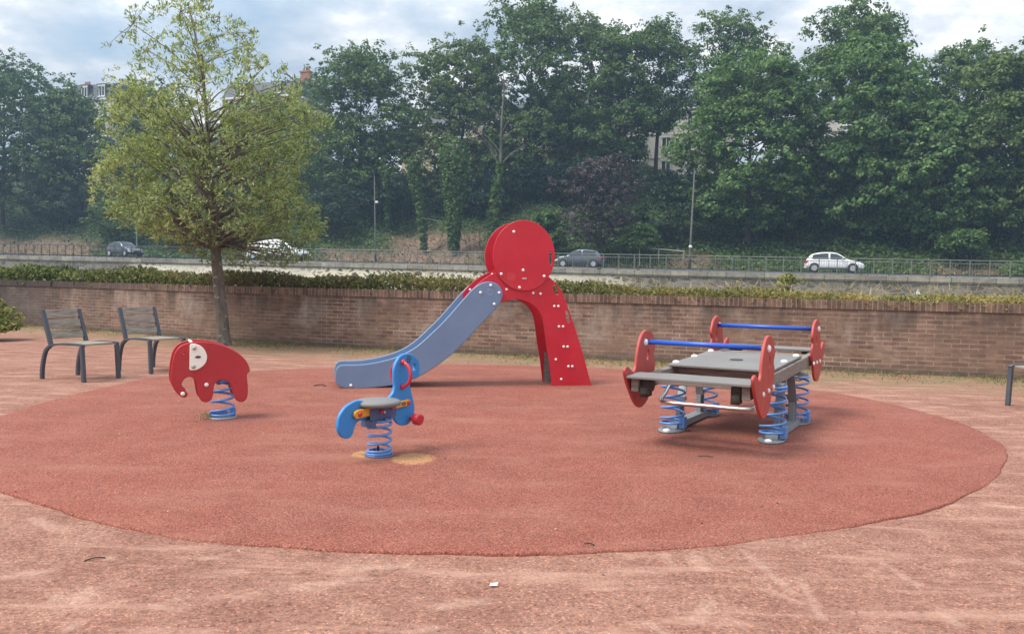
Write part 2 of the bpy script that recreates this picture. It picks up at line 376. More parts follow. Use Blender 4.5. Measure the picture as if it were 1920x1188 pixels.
# ------------------------------------------------------------------ leaf machinery
def leaf_mesh(name, P, Nn, Ln, Wd, rg, T=None, fold=0.0):
    n = len(P); Nn = Nn/np.linalg.norm(Nn, axis=1, keepdims=True)
    if T is None: T = rg.normal(size=(n, 3))
    T = T-(T*Nn).sum(1, keepdims=True)*Nn; T /= np.linalg.norm(T, axis=1, keepdims=True)+1e-9
    B = np.cross(Nn, T); Ln = np.broadcast_to(Ln, (n,))[:, None]; Wd = np.broadcast_to(Wd, (n,))[:, None]
    v = np.empty((n, 4, 3), np.float32)
    v[:, 0] = P-T*Ln*.5; v[:, 1] = P+B*Wd*.5+Nn*Wd*fold; v[:, 2] = P+T*Ln*.5; v[:, 3] = P-B*Wd*.5+Nn*Wd*fold
    me = bpy.data.meshes.new(name); me.vertices.add(n*4); me.vertices.foreach_set('co', v.reshape(-1))
    me.loops.add(n*4); me.loops.foreach_set('vertex_index', np.arange(n*4, dtype=np.int32))
    me.polygons.add(n); me.polygons.foreach_set('loop_start', np.arange(0, n*4, 4, dtype=np.int32)); me.polygons.foreach_set('loop_total', np.full(n, 4, np.int32))
    me.update(); me.validate(); return me
def unit(n, rg):
    d = rg.normal(size=(n, 3)); return d/np.linalg.norm(d, axis=1, keepdims=True)
def clump_leaves(C, Rd, per, rg, flat=.75, upbias=.45):
    k = len(C); n = k*per; d = unit(n, rg); d[:, 2] = np.where(d[:, 2] < -.35, -d[:, 2]*.6, d[:, 2])
    r = rg.uniform(.45, 1.08, n)**.6
    R_ = np.repeat(Rd, per)
    P = np.repeat(C, per, 0)+d*np.stack([R_*r, R_*r, R_*r*flat], 1)
    Nn = d*.75+np.array([0, 0, upbias])+rg.normal(size=(n, 3))*.45
    return P, Nn

def tuft_leaves(C, Rd, n, rg, leaf):
    # crown masses -> leafy sprays on their outside -> single leaves
    k = len(C); per_t = 22; nt_ = n//per_t; w = Rd**2/np.sum(Rd**2); ci = rg.choice(k, nt_, p=w)
    d = unit(nt_, rg); d[:, 2] = np.where(d[:, 2] < -.25, -d[:, 2]*.7, d[:, 2])
    r = Rd[ci]*rg.uniform(.55, 1.12, nt_)**.7*(1+.14*np.sin(5*d[:, 0]+7*d[:, 1]+ci))
    T = C[ci]+d*np.stack([r, r, r*.85], 1)
    stray = rg.uniform(0, 1, nt_) < .10; T[stray] += unit(stray.sum(), rg)*(Rd[ci[stray]]*.28)[:, None]
    out = d*.8+np.array([0, 0, .5]); i = np.repeat(np.arange(nt_), per_t); m = len(i)
    q = unit(m, rg)*rg.uniform(.1, 1, (m, 1))**.5*(leaf*1.35*rg.uniform(.6, 1.35, nt_))[i][:, None]
    q[:, 2] *= .6; q[:, 2] -= .35*np.hypot(q[:, 0], q[:, 1])
    P = T[i]+q; Nn = out[i]*.75+q*.6+rg.normal(size=(m, 3))*.42
    return P, Nn
MT['leaf_a'] = leafmat('leaf_dark_green', (.027, .063, .022), (.068, .136, .042), (.135, .215, .062), .25)
MT['leaf_b'] = leafmat('leaf_mid_green', (.037, .076, .022), (.094, .165, .044), (.18, .26, .068), .25)
MT['leaf_c'] = leafmat('leaf_maple', (.036, .084, .026), (.10, .19, .054), (.225, .325, .10), .3)
MT['leaf_d'] = leafmat('leaf_warm_green', (.042, .078, .024), (.108, .168, .048), (.205, .265, .08), .25)
MT['leaf_shade'] = leafmat('leaf_canopy_shade', (.010, .026, .014), (.022, .052, .026), (.05, .095, .04), .4, .2)  # deep shade under the canopy put into a darker leaf colour
MT['leaf_purple'] = leafmat('leaf_purple', (.032, .025, .025), (.068, .053, .052), (.12, .095, .09), .6, .15)
MT['leaf_ivy'] = leafmat('leaf_ivy', (.030, .068, .018), (.080, .145, .038), (.15, .22, .06), .5)
MT['leaf_young'] = leafmat('leaf_olive', (.125, .175, .075), (.285, .35, .15), (.52, .55, .28), .9, .5)
MT['leaf_bush'] = leafmat('leaf_bush', (.06, .10, .025), (.20, .23, .055), (.48, .40, .11), 1.5, .35)
MT['bark'] = bark('bark', (.025, .022, .018), (.085, .075, .062))
MT['bark_red'] = bark('bark_reddish', (.05, .032, .027), (.13, .082, .066))
MT['bark_pale'] = bark('bark_pale', (.10, .09, .075), (.24, .22, .19))
MT['bark_young'] = bark('bark_young', (.085, .074, .060), (.235, .205, .165), (.34, .34, .28))

# ------------------------------------------------------------------ road, embankment, hillside
SL = .33
roadY = lambda X: 69.3-SL*X
roadZ = lambda X: 2.4-.0105*max(-120, min(120, X))
def on_hill(px, d):                       # photo column and distance behind the near lane
    k = (px-960)/FPX; X = k*(69.3+d)/(1+SL*k); return X, 69.3+d-SL*X
def hillZ(X, Y):
    v = Y-roadY(X); z = roadZ(X)
    if v < 8: return z+ .05
    h = .40*(min(v, 40)-8)*(1+.08*math.sin(X*.21)+.05*math.sin(X*.53+v*.3))
    if v > 40: h += .03*(v-40)
    return z+.05+h+.25*math.sin(X*.9+v*.5)*min(1, (v-8)/6)

def strip(name, v0, v1, zf, mat, nx=60, nv=2, x0=-220, x1=160, kind='structure', zoff=0):
    V = []; xs = np.linspace(x0, x1, nx); vs = np.linspace(v0, v1, nv)
    for X in xs:
        for v in vs: V.append((X, roadY(X)+v, zf(X, roadY(X)+v)+zoff))
    fc = [(i*nv+j, i*nv+j+1, (i+1)*nv+j+1, (i+1)*nv+j) for i in range(nx-1) for j in range(nv-1)]
    me = bpy.data.meshes.new(name); me.from_pydata(V, [], fc)
    return tag(link(name, me, mat, smooth=True), kind=kind)
m = Mat('asphalt', .9); m.color(m.ramp(m.noise(6, 5, .7), [(.3, (.055, .054, .054)), (.7, (.085, .083, .08))])); m.bump(m.noise(60, 3, .6), .01, .4); MT['asphalt'] = m.m
m = Mat('pavement', .9); m.color(m.ramp(m.noise(3, 6, .7), [(.3, (.11, .10, .09)), (.7, (.19, .17, .15))])); MT['pavement'] = m.m
m = Mat('hill_soil', .95, .1); v = m.tc()
hc = m.ramp(m.noise(.8, 7, .65, v), [(.3, (.018, .030, .012)), (.5, (.035, .052, .02)), (.66, (.085, .07, .036)), (.8, (.15, .098, .06))])
tan = m.n('ShaderNodeAttribute', attribute_name='dry'); dryc = m.ramp(m.noise(2.2, 6, .7, v), [(.3, (.10, .078, .048)), (.5, (.20, .142, .10)), (.72, (.30, .215, .155))])
m.color(m.mix(tan.outputs['Fac'], hc, dryc)); m.bump(m.noise(2.5, 6, .7, v), .3, .7); MT['hill'] = m.m
m = Mat('bank_grass', .95, .1); m.color(m.ramp(m.noise(2.5, 6, .65), [(.3, (.05, .06, .025)), (.7, (.17, .15, .07))])); MT['bank'] = m.m

def dryness(X, Y):
    v = Y-roadY(X); px = 960+FPX*X/Y
    d = 0.
    for c, w, vm, s in ((-150, 330, 14.5, .85), (90, 110, 13.5, .9), (560, 170, 10.5, .8), (700, 120, 12.5, .9), (800, 90, 18, 1), (870, 60, 19, 1), (1290, 70, 13, .8), (1810, 90, 12, .8), (1330, 500, 9.5, .7)):
        if abs(px-c) < w and v < vm: d = max(d, s*min(1, (vm-v)/3)*min(1, (w-abs(px-c))/40))
    return d
def hill_sheet():
    xs = np.concatenate([np.linspace(-260, -110, 20), np.linspace(-108, 80, 150), np.linspace(84, 220, 20)]); vs = np.concatenate([np.linspace(7.6, 46, 50), np.linspace(50, 400, 18)])
    V = []; A = []
    for X in xs:
        for v in vs:
            Y = roadY(X)+v; V.append((X, Y, hillZ(X, Y))); A.append(dryness(X, Y) if -110 < X < 80 and Y > 10 else 0)
    n = len(vs); fc = [(i*n+j, i*n+j+1, (i+1)*n+j+1, (i+1)*n+j) for i in range(len(xs)-1) for j in range(n-1)]
    me = bpy.data.meshes.new('hill'); me.from_pydata(V, [], fc); a = me.attributes.new('dry', 'FLOAT', 'POINT'); a.data.foreach_set('value', A)
    return tag(link('hill', me, MT['hill'], smooth=True), kind='structure')
hill_sheet()
strip('road', -2.6, 5.6, lambda X, Y: roadZ(X), MT['asphalt'], nv=6)
strip('pavement', -3.55, -2.6, lambda X, Y: roadZ(X)+.12-.3, MT['pavement'])
strip('verge', 5.6, 7.8, lambda X, Y: roadZ(X)+.1, MT['pavement'])
m = Mat('road_paint', .8); m.color(m.ramp(m.noise(8, 4, .6), [(.3, (.45, .45, .43)), (.7, (.75, .75, .72))])); MT['road_paint'] = m.m
mb = MB()
for i in range(-60, 45):
    X0 = i*3.6; mb.add([(X, roadY(X)+v, roadZ(X)+.005) for X, v in ((X0, 1.75), (X0+1.5, 1.75), (X0+1.5, 1.87), (X0, 1.87))], [(0, 1, 2, 3)])
tag(mb.build('lane_marking', MT['road_paint']), kind='structure')

# low ground and river between the brick wall and the embankment
def lowland():
    xs = np.linspace(-110, 90, 90); V = []; ts = np.array([0, 1.4, 3.0, 6, 10, 1000, 1001, 1002]); n = len(ts)
    for X in xs:
        xw = max(-34, min(34, X)); y0 = wallY(xw)+.34 - max(0, abs(X)-34)*.1*0; y1 = roadY(X)-3.3
        for t in ts:
            if t == 1000: y, z = y1-9, -1.8
            elif t == 1001: y, z = y1-3, -.9
            elif t == 1002: y, z = y1, -.6
            else: y, z = y0+t, (.84, .84, .75, -.4, -1.8)[list(ts).index(t)]
            V.append((X, y, z))
    fc = [(i*n+j, i*n+j+1, (i+1)*n+j+1, (i+1)*n+j) for i in range(len(xs)-1) for j in range(n-1)]
    me = bpy.data.meshes.new('river_bank'); me.from_pydata(V, [], fc); return tag(link('river_bank', me, MT['bank'], smooth=True), kind='structure')
lowland()
m = Mat('water', .08); m.color((.03, .045, .04)); m.bump(m.noise(2, 4, .6), .05, .3); MT['water'] = m.m
strip('water', -45, -6, lambda X, Y: -1.25, MT['water'], nx=40, x0=-100, x1=85)

# stone embankment wall with a coping
def uvbox_wall(name, path, zlo, zhi, thick, mat, parent=None):
    # path [(x,y)], front on the camera side; uv in metres along the run and up
    V = []; UV = []; fc = []; n = len(path); s = 0
    for i, (x, y) in enumerate(path):
        if i: s += math.hypot(x-path[i-1][0], y-path[i-1][1])
        a = path[max(i-1, 0)]; b = path[min(i+1, n-1)]; tx, ty = b[0]-a[0], b[1]-a[1]; l = math.hypot(tx, ty); nx_, ny_ = -ty/l, tx/l
        z0, z1 = zlo(x), zhi(x)
        V += [(x, y, z0), (x, y, z1), (x+nx_*thick, y+ny_*thick, z1), (x+nx_*thick, y+ny_*thick, z0)]
        UV += [(s, z0), (s, z1), (s, z1+thick), (s, z0)]
    for i in range(n-1):
        a = i*4; b = a+4
        fc += [(a, b, b+1, a+1), (a+1, b+1, b+2, a+2), (a+2, b+2, b+3, a+3)]
    fc += [(0, 1, 2, 3), (n*4-1, n*4-2, n*4-3, n*4-4)]
    me = bpy.data.meshes.new(name); me.from_pydata(V, [], fc); ul = me.uv_layers.new(name='UVMap')
    for lp in me.loops: ul.data[lp.index].uv = UV[lp.vertex_index]
    return link(name, me, mat, parent)
m = Mat('rubble_stone', .9, .2); v = m.tc('UV')
vo = m.n('ShaderNodeTexVoronoi', feature='DISTANCE_TO_EDGE'); vo.inputs['Scale'].default_value = 2.1; m.l(m.map(v, (.8, 1.25, 1)), vo.inputs['Vector'])
vc = m.n('ShaderNodeTexVoronoi'); vc.inputs['Scale'].default_value = 2.1; m.l(m.map(v, (.8, 1.25, 1)), vc.inputs['Vector']); sc = m.n('ShaderNodeSeparateColor'); m.l(vc.outputs['Color'], sc.inputs[0])
stone = m.ramp(sc.outputs[0], [(0, (.11, .10, .085)), (.5, (.19, .17, .14)), (1, (.30, .26, .21))])
stone = m.mix(.7, stone, m.ramp(m.noise(1.2, 7, .7, v), [(.3, (.5, .5, .45)), (.7, (1.3, 1.25, 1.15))]), 'MULTIPLY')
grey = m.mix(m.ramp(vo.outputs['Distance'], [(.03, 1.0), (.10, 0.0)]), stone, (.27, .24, .20))
cream = m.mix(m.ramp(vo.outputs['Distance'], [(.10, 1.0), (.20, 0.0)]), m.mix(.35, stone, (.14, .11, .08)), (.84, .75, .58))
plain = m.ramp(m.noise(.9, 7, .7, v), [(.3, (.58, .51, .40)), (.7, (.84, .77, .63))])
cream = m.mix(m.ramp(m.noise(.16, 3, .5, v), [(.45, 0.0), (.56, .85)]), cream, plain)
sx = m.n('ShaderNodeSeparateXYZ'); m.l(m.tc(), sx.inputs[0])
wob = m.math('ADD', sx.outputs[0], m.math('MULTIPLY', m.noise(.35, 5, .6, v), 9.0))
pale = m.math('MULTIPLY', m.ramp(m.math('MULTIPLY_ADD', wob, .01, .5), [(.19, 0.0), (.225, 1.0)]), m.ramp(m.math('MULTIPLY_ADD', wob, .01, .5), [(.60, 1.0), (.635, 0.0)]))
m.color(m.mix(pale, grey, cream)); m.bump(vo.outputs['Distance'], .1, .6); MT['rubble'] = m.m
m = Mat('coping_stone', .9, .2); v = m.tc('UV')
br = m.n('ShaderNodeTexBrick'); m.l(v, br.inputs['Vector']); br.inputs['Scale'].default_value = 1; br.inputs['Brick Width'].default_value = 1.3; br.inputs['Row Height'].default_value = 4; br.inputs['Mortar Size'].default_value = .03
br.inputs['Color1'].default_value = (.36, .33, .275, 1); br.inputs['Color2'].default_value = (.22, .20, .17, 1); br.inputs['Mortar'].default_value = (.16, .145, .125, 1)
m.color(m.mix(.8, br.outputs['Color'], m.ramp(m.noise(1.5, 8, .72, v), [(.3, (.5, .5, .48)), (.7, (1.55, 1.45, 1.3))]), 'MULTIPLY')); m.bump(m.noise(5, 6, .7, v), .05, .6); MT['coping'] = m.m
xs = np.linspace(-130, 90, 60); t_ = empty('stone_wall', (0, roadY(0)-3.9, 0), 0, 'long stone embankment wall holding up the road, pale rubble in its middle', 'wall')
inv = Matrix.Translation((0, -(roadY(0)-3.9), 0))
def under(o): o.data.transform(inv); return o
w = under(uvbox_wall('masonry', [(x, roadY(x)-3.95) for x in xs], lambda x: -1.6, lambda x: roadZ(x)-.62, .6, MT['rubble'], t_))
under(uvbox_wall('ledge', [(x, roadY(x)-4.02) for x in xs], lambda x: roadZ(x)-.62, lambda x: roadZ(x)-.52, .6, MT['coping'], t_))
under(uvbox_wall('coping', [(x, roadY(x)-4.08) for x in xs], lambda x: roadZ(x)-.52, lambda x: roadZ(x)-.2, .62, MT['coping'], t_))

# railings on the embankment
MT['rail'] = paint('rail_green_grey', (.17, .185, .155), .6, .2, .4, gcol=(.22, .16, .12))
MT['rail_dark'] = paint('rail_dark', (.045, .045, .042), .6, .2, .3)
def railing(name, label, X0, X1, step, mat, two, bal):
    Xc = (X0+X1)/2; ry = lambda X: roadY(X)-3.72; rz = lambda X: roadZ(X)-.2
    o = empty(name, (Xc, ry(Xc), rz(Xc)), 0, label, 'railing'); org = np.array([Xc, ry(Xc), rz(Xc)])
    P = lambda X, h: np.array([X, ry(X), rz(X)+h])-org
    pm = MB(); pm.tube([(0, 0, 0), (0, 0, 1.14)], .034, 6); pme = pm.mesh('post')
    n = int((X1-X0)/step)
    for i in range(n+1):
        p = link('post', pme, mat, o); p.location = P(X0+i*step, 0)
    for h in ((1.12, .92) if two else (1.10,)):
        r = MB(); r.tube([P(X0, h), P(Xc, h), P(X1, h)], .032 if h > 1 else .024, 6); r.build('rail', mat, o)
    r = MB(); r.tube([P(X0, .10), P(Xc, .10), P(X1, .10)], .022, 5); r.build('rail', mat, o)
    b = MB(); k = int((X1-X0)/bal)
    for i in range(k):
        X = X0+(i+.5)*bal; b.tube([P(X, .10), P(X, .92 if two else 1.08)], .0085, 4, False)
    b.build('balusters', mat, o)
railing('railing', 'green grey metal railing with two top rails in front of the white hatchback', -17.5, 60, 1.1, MT['rail'], True, .16)
railing('railing', 'dark thin railing of close uprights in front of the dark hatchback on the left', -82, -17.9, .9, MT['rail_dark'], False, .30)

# ------------------------------------------------------------------ brick wall
m = Mat('brick', .9, .2); v = m.tc('UV')
br = m.n('ShaderNodeTexBrick'); m.l(v, br.inputs['Vector']); br.inputs['Scale'].default_value = 1; br.inputs['Brick Width'].default_value = .225; br.inputs['Row Height'].default_value = .065; br.inputs['Mortar Size'].default_value = .007; br.inputs['Mortar Smooth'].default_value = .3; br.inputs['Bias'].default_value = -.1
br.inputs['Color1'].default_value = (.25, .160, .115, 1); br.inputs['Color2'].default_value = (.145, .080, .060, 1)
m.l(m.ramp(m.noise(1.7, 6, .65, m.map(v, (.5, 1.5, 1))), [(.40, (.21, .135, .105)), (.58, (.40, .33, .28))]), br.inputs['Mortar'])
c = m.mix(.8, br.outputs['Color'], m.ramp(m.noise(9, 4, .7, m.map(v, (.5, 1.6, 1))), [(.28, (.5, .47, .46)), (.72, (1.5, 1.45, 1.38))]), 'MULTIPLY')
c = m.mix(m.ramp(m.noise(.55, 6, .6, v), [(.40, 0.0), (.70, .6)]), c, (.25, .165, .125))
c = m.mix(m.ramp(m.noise(1.25, 7, .68, m.map(v, (.8, 1.3, 1), (5, 1, 0))), [(.46, 0.0), (.72, .42)]), c, (.115, .082, .065))
sv = m.n('ShaderNodeSeparateXYZ'); m.l(v, sv.inputs[0]); up = sv.outputs[1]
eff = m.math('MULTIPLY', m.ramp(m.noise(1.1, 8, .7, m.map(v, (1, .55, 1), (2, 4, 0))), [(.50, 0.0), (.70, .55)]), m.ramp(up, [(.15, 0.0), (.42, 1.0), (.78, 1.0), (.95, .2)]))
c = m.mix(eff, c, (.52, .46, .40))
drip = m.math('MULTIPLY', m.ramp(m.noise(2.6, 6, .65, m.map(v, (1.2, .22, 1))), [(.38, 0.0), (.62, .9)]), m.ramp(up, [(.42, 0.0), (.95, 1.0)]))
c = m.mix(drip, c, (.055, .046, .042))
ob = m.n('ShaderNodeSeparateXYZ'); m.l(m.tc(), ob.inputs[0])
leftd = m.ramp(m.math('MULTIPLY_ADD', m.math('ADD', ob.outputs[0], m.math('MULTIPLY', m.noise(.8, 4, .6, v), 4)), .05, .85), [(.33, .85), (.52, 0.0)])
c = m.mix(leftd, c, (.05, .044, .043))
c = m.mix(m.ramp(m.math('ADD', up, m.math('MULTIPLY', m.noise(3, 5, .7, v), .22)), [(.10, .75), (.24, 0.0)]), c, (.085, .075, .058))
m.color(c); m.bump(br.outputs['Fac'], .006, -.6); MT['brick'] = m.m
m = Mat('brick_on_edge', .9, .2); v = m.tc('UV')
br = m.n('ShaderNodeTexBrick', offset=0); m.l(v, br.inputs['Vector']); br.inputs['Scale'].default_value = 1; br.inputs['Brick Width'].default_value = .070; br.inputs['Row Height'].default_value = .6; br.inputs['Mortar Size'].default_value = .007
br.inputs['Color1'].default_value = (.22, .145, .11, 1); br.inputs['Color2'].default_value = (.115, .077, .062, 1); br.inputs['Mortar'].default_value = (.25, .21, .18, 1)
c = m.mix(.85, br.outputs['Color'], m.ramp(m.noise(3, 6, .7, v), [(.3, (.42, .40, .40)), (.7, (1.5, 1.4, 1.3))]), 'MULTIPLY')
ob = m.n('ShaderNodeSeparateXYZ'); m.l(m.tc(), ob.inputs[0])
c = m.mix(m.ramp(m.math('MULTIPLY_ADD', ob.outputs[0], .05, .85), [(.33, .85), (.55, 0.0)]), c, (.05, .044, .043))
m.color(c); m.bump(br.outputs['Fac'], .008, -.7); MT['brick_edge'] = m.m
WP = [tuple(p) for p in _dense]
t_ = empty('brick_wall', (0, 0, 0), 0, 'low curved brick wall topped with bricks on edge behind the playground', 'wall')
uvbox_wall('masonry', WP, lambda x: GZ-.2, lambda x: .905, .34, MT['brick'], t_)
def off(p, q, d):
    return p
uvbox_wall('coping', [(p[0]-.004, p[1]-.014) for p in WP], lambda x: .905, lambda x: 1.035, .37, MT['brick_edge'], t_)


# ------------------------------------------------------------------ playground equipment
def dome_mesh(r, h, n=14):
    mb = MB(); mb.lathe([(r, 0), (r, h*.25), (r*.86, h*.65), (r*.55, h*.92), (r*.15, h)], n); return mb.mesh('bolt')
def bolts(parent, pts, y, mat, r=.017, h=.014, back=False, name='bolt'):
    me = dome_mesh(r, h); me.materials.append(mat)
    for s_, z in pts:
        o = link(name, me, None, parent, True); o.location = (s_, y, z); o.rotation_euler = (math.pi/2 if not back else -math.pi/2, 0, 0)
def helix(R, r, z0, z1, turns, closed=1.2, n=150, rtop=None, ph=0):
    pts = []; rtop = rtop or R
    for i in range(n):
        t = i/(n-1)
        # tight end coils, open middle
        w = turns*t; a = 2*math.pi*w+ph
        e = closed*2.4*r; H_ = z1-z0
        if w < closed: z = w*2.1*r
        elif w > turns-closed: z = H_-(turns-w)*2.1*r
        else: z = closed*2.1*r+(w-closed)/(turns-2*closed)*(H_-2*closed*2.1*r)
        RR = R+(rtop-R)*t
        pts.append((RR*math.cos(a), RR*math.sin(a), z0+z))
    mb = MB(); mb.tube(pts, r, 8); return mb
def base_plate(r, h=.012):
    mb = MB(); mb.lathe([(r, 0), (r, h*.6), (r*.96, h), (r*.5, h)], 28); return mb

# --- slide
def slide():
    ang_ = math.atan2(10.208-9.56, .963+1.907); Wd = .47
    o = empty('slide', (-1.907, 9.56, 0), ang_, 'red and slate blue slide with a round red head and white caps', 'slide')
    arch = crom([(2.951, -.012), (2.89, .195), (2.832, .391), (2.727, .692), (2.634, .935), (2.573, 1.093), (2.493, 1.20), (2.395, 1.288), (2.25, 1.36), (2.08, 1.39), (1.90, 1.37), (1.732, 1.32), (1.63, 1.265), (1.52, 1.17), (1.44, 1.06), (1.50, .92), (1.62, .86), (1.692, .907), (1.80, .975), (1.915, 1.011), (2.028, 1.021), (2.162, .986), (2.259, .913), (2.318, .821), (2.349, .69), (2.383, .467), (2.426, .242), (2.461, -.012)], 5, False)
    # keep the feet square
    holes = [stadium(2.479, 1.138, .045, .125, .40), stadium(2.634, .823, .04, .15, .22)]
    for y in (.011, Wd-.011): plate('side_panel', arch, .022, MT['red'], o, y, holes)
    for y in (-.013, Wd+.013):
        plate('round_head', ellipse(2.083, 1.533, .372, .412, 64), .024, MT['red'], o, y, [stadium(2.404, 1.508, .036, .15, .03)])
    bl = [(-.071, .141), (-.062, .205), (-.036, .245), (.011, .262), (.24, .268), (.481, .311), (.663, .372), (.846, .475), (1.05, .661), (1.173, .786), (1.317, .953), (1.441, 1.095), (1.524, 1.172), (1.619, 1.217), (1.714, 1.218), (1.795, 1.172), (1.834, 1.09), (1.814, 1.0), (1.741, .895), (1.595, .74), (1.428, .558), (1.263, .392), (1.056, .236), (.871, .124), (.647, .045), (.444, .012), (.243, -.002), (.05, 0.0), (-.036, .03), (-.068, .085)]
    for y in (-.016, Wd+.016): plate('slide_side', crom(bl, 4), .03, MT['blue_slide'], o, y, bev=.009)
    # chute bed between the sides
    bed = [(-.06, .10), (-.02, .135), (.24, .14), (.481, .18), (.663, .24), (.846, .345), (1.05, .53), (1.173, .655), (1.317, .82), (1.441, .94), (1.55, 1.02), (1.75, 1.05), (2.2, 1.052)]
    mb = MB(); mb.sweep([tuple(p) for p in crom(bed, 5, False)], (.004, Wd-.004), .008)
    mb.build('chute', MT['blue_slide'], o)
    for (a, z) in ((2.49, .945), (2.553, .704), (2.616, .465), (2.68, .23)):
        mb = MB(); mb.box(a-.06, a+.06, .023, Wd-.023, z-.015, z+.015); mb.build('step', MT['red'], o, bevel=.003)
    mb = MB(); mb.box(2.47, 2.56, Wd-.03, Wd-.023, -.01, .36); mb.box(2.47, 2.56, .022, .029, -.01, .36); mb.build('anchor_plate', MT['beam'], o)
    B = [(1.954, 1.807), (2.073, 1.363), (1.812, 1.314), (2.328, 1.297), (2.033, 1.160)]
    bolts(o, B, -.025, MT['white']); bolts(o, B, Wd+.025, MT['white'], back=True)
    B = [(1.885, 1.135), (2.205, 1.097), (2.295, 1.089), (2.465, .945), (2.516, .945), (2.528, .704), (2.579, .705), (2.592, .465), (2.64, .465), (2.498, .313), (2.655, .23), (2.704, .23), (2.569, .078)]
    bolts(o, B, 0, MT['white'], .0155); bolts(o, B, Wd, MT['white'], .0155, back=True)
    B = [(1.689, 1.180), (1.57, 1.094), (1.79, 1.095), (1.734, .963), (.105, .032)]
    bolts(o, B, -.031, MT['white']); bolts(o, B, Wd+.031, MT['white'], back=True)
    # caps showing on the inner face of the far board
    bolts(o, [(1.80, 1.31), (1.53, 1.12)], Wd-.022, MT['white'], .0155)
    plate('sticker_mark', [(1.88, 1.245), (1.975, 1.235), (1.985, 1.325), (1.89, 1.335)], .0016, paint('sticker_ghost', (.62, .035, .045), .55, .1, .2), o, -.0255, bev=.0003)
    plate('label_plate', stadium(2.09, 1.267, .055, .018), .003, MT['steel'], o, -.0262, bev=.0006)
    # engraved flower mark on the top of the blue side
    mb = MB()
    for k in range(6):
        a = k*math.pi/3; M = Matrix.Translation((1.683+.03*math.cos(a), -.0316, 1.10+.03*math.sin(a))) @ Matrix.Rotation(math.pi/2, 4, 'X')
        mb.lathe([(.013, 0), (.012, .0012)], 10, M)
    mb.build('flower_mark', paint('mark_grey', (.24, .29, .40), .5), o)
    return o
slide()

# --- elephant spring rider
def elephant():
    o = empty('spring_elephant', (-2.516, 7.414, 0), math.radians(25), 'red elephant spring rider with a cream half round ear on a blue coil', 'spring rider')
    body = [(-.281, .672), (-.21, .68), (-.119, .673), (-.04, .655), (.026, .629), (.092, .593), (.146, .55), (.187, .50), (.211, .445), (.2135, .418), (.205, .404), (.194, .396), (.1895, .375), (.194, .331), (.198, .274), (.195, .205), (.179, .164), (.141, .148), (.103, .164), (.084, .196), (.067, .251), (.053, .30), (.027, .333), (-.013, .346), (-.053, .336), (-.076, .312), (-.086, .271), (-.092, .215), (-.107, .176), (-.144, .158), (-.183, .173), (-.206, .212), (-.216, .276), (-.229, .338), (-.255, .372), (-.287, .381), (-.319, .365), (-.338, .335), (-.341, .308), (-.332, .287), (-.315, .275), (-.318, .268), (-.303, .258), (-.293, .235), (-.30, .214), (-.322, .207), (-.345, .215), (-.369, .236), (-.397, .272), (-.419, .318), (-.428, .366), (-.427, .42), (-.419, .488), (-.404, .562), (-.379, .616), (-.340, .652)]
    bl = crom(body, 4)
    for y in (-.109, .145): plate('side_board', bl, .022, MT['red_ele'], o, y, bev=.007)
    ear = [(-.277, .65), (-.271, .659)] + [tuple(p) for p in crom([(-.262, .662), (-.236, .661), (-.19, .642), (-.158, .606), (-.140, .553), (-.150, .503), (-.178, .468), (-.222, .442), (-.262, .437)], 4, False)] + [(-.276, .44), (-.282, .448)]
    for y in (-.127, .163):
        e = plate('ear', ear, .014, MT['cream'], o, y, bev=.004)
        sgn = -1 if y < 0 else 1
        bolts(e, [(-.242, .626), (-.248, .47)], sgn*.007, paint('bolt_grey', (.42, .41, .38), .4), .018, .013, back=sgn > 0)
        b = plate('badge', ellipse(-.213, .55, .024, .011), .003, MT['logo'], e, sgn*.008, bev=.0006)
    for y, bk in ((-.12, False), (.156, True)):
        mb = MB(); M = Matrix.Translation((-.322, y, .567)) @ Matrix.Rotation(math.pi/2 if not bk else -math.pi/2, 4, 'X')
        mb.lathe([(.028, 0), (.028, .004), (.024, .004), (.022, .001), (.010, .001), (.009, .007), (.003, .009)], 20, M); mb.build('eye', MT['red_ele'], o, True)
        bolts(o, [(-.144, .31), (-.333, .240)], y, MT['white'], .018, .014, bk)
        bolts(o, [(.097, .321)], y, MT['logo'], .006, .002, bk)
    mb = MB(); mb.tube([(-.262, -.10, .672), (-.262, .14, .672)], .012, 8); mb.build('hand_rod', MT['white'], o, True)
    mb = MB(); mb.box(-.16, .11, -.098, .134, .455, .48); mb.build('seat', MT['plank'], o, bevel=.006)
    mb = MB(); mb.box(-.09, .07, -.098, .134, .352, .37); mb.box(-.05, -.02, -.06, .06, .30, .352); mb.build('bracket', MT['blue_dark'], o)
    helix(.092, .0108, .022, .352, 5.6, ph=1.0).build('spring', MT['blue_spring'], o, True)
    bp = base_plate(.125, .014).build('base_plate', MT['galv'], o); bp.location = (.0, 0, .002)
    mb = MB(); mb.box(.06, .11, -.02, .02, .01, .085); mb.box(-.11, -.06, -.02, .02, .01, .06); mb.build('clamp', MT['blue_spring'], o, bevel=.004)
    return o
elephant()

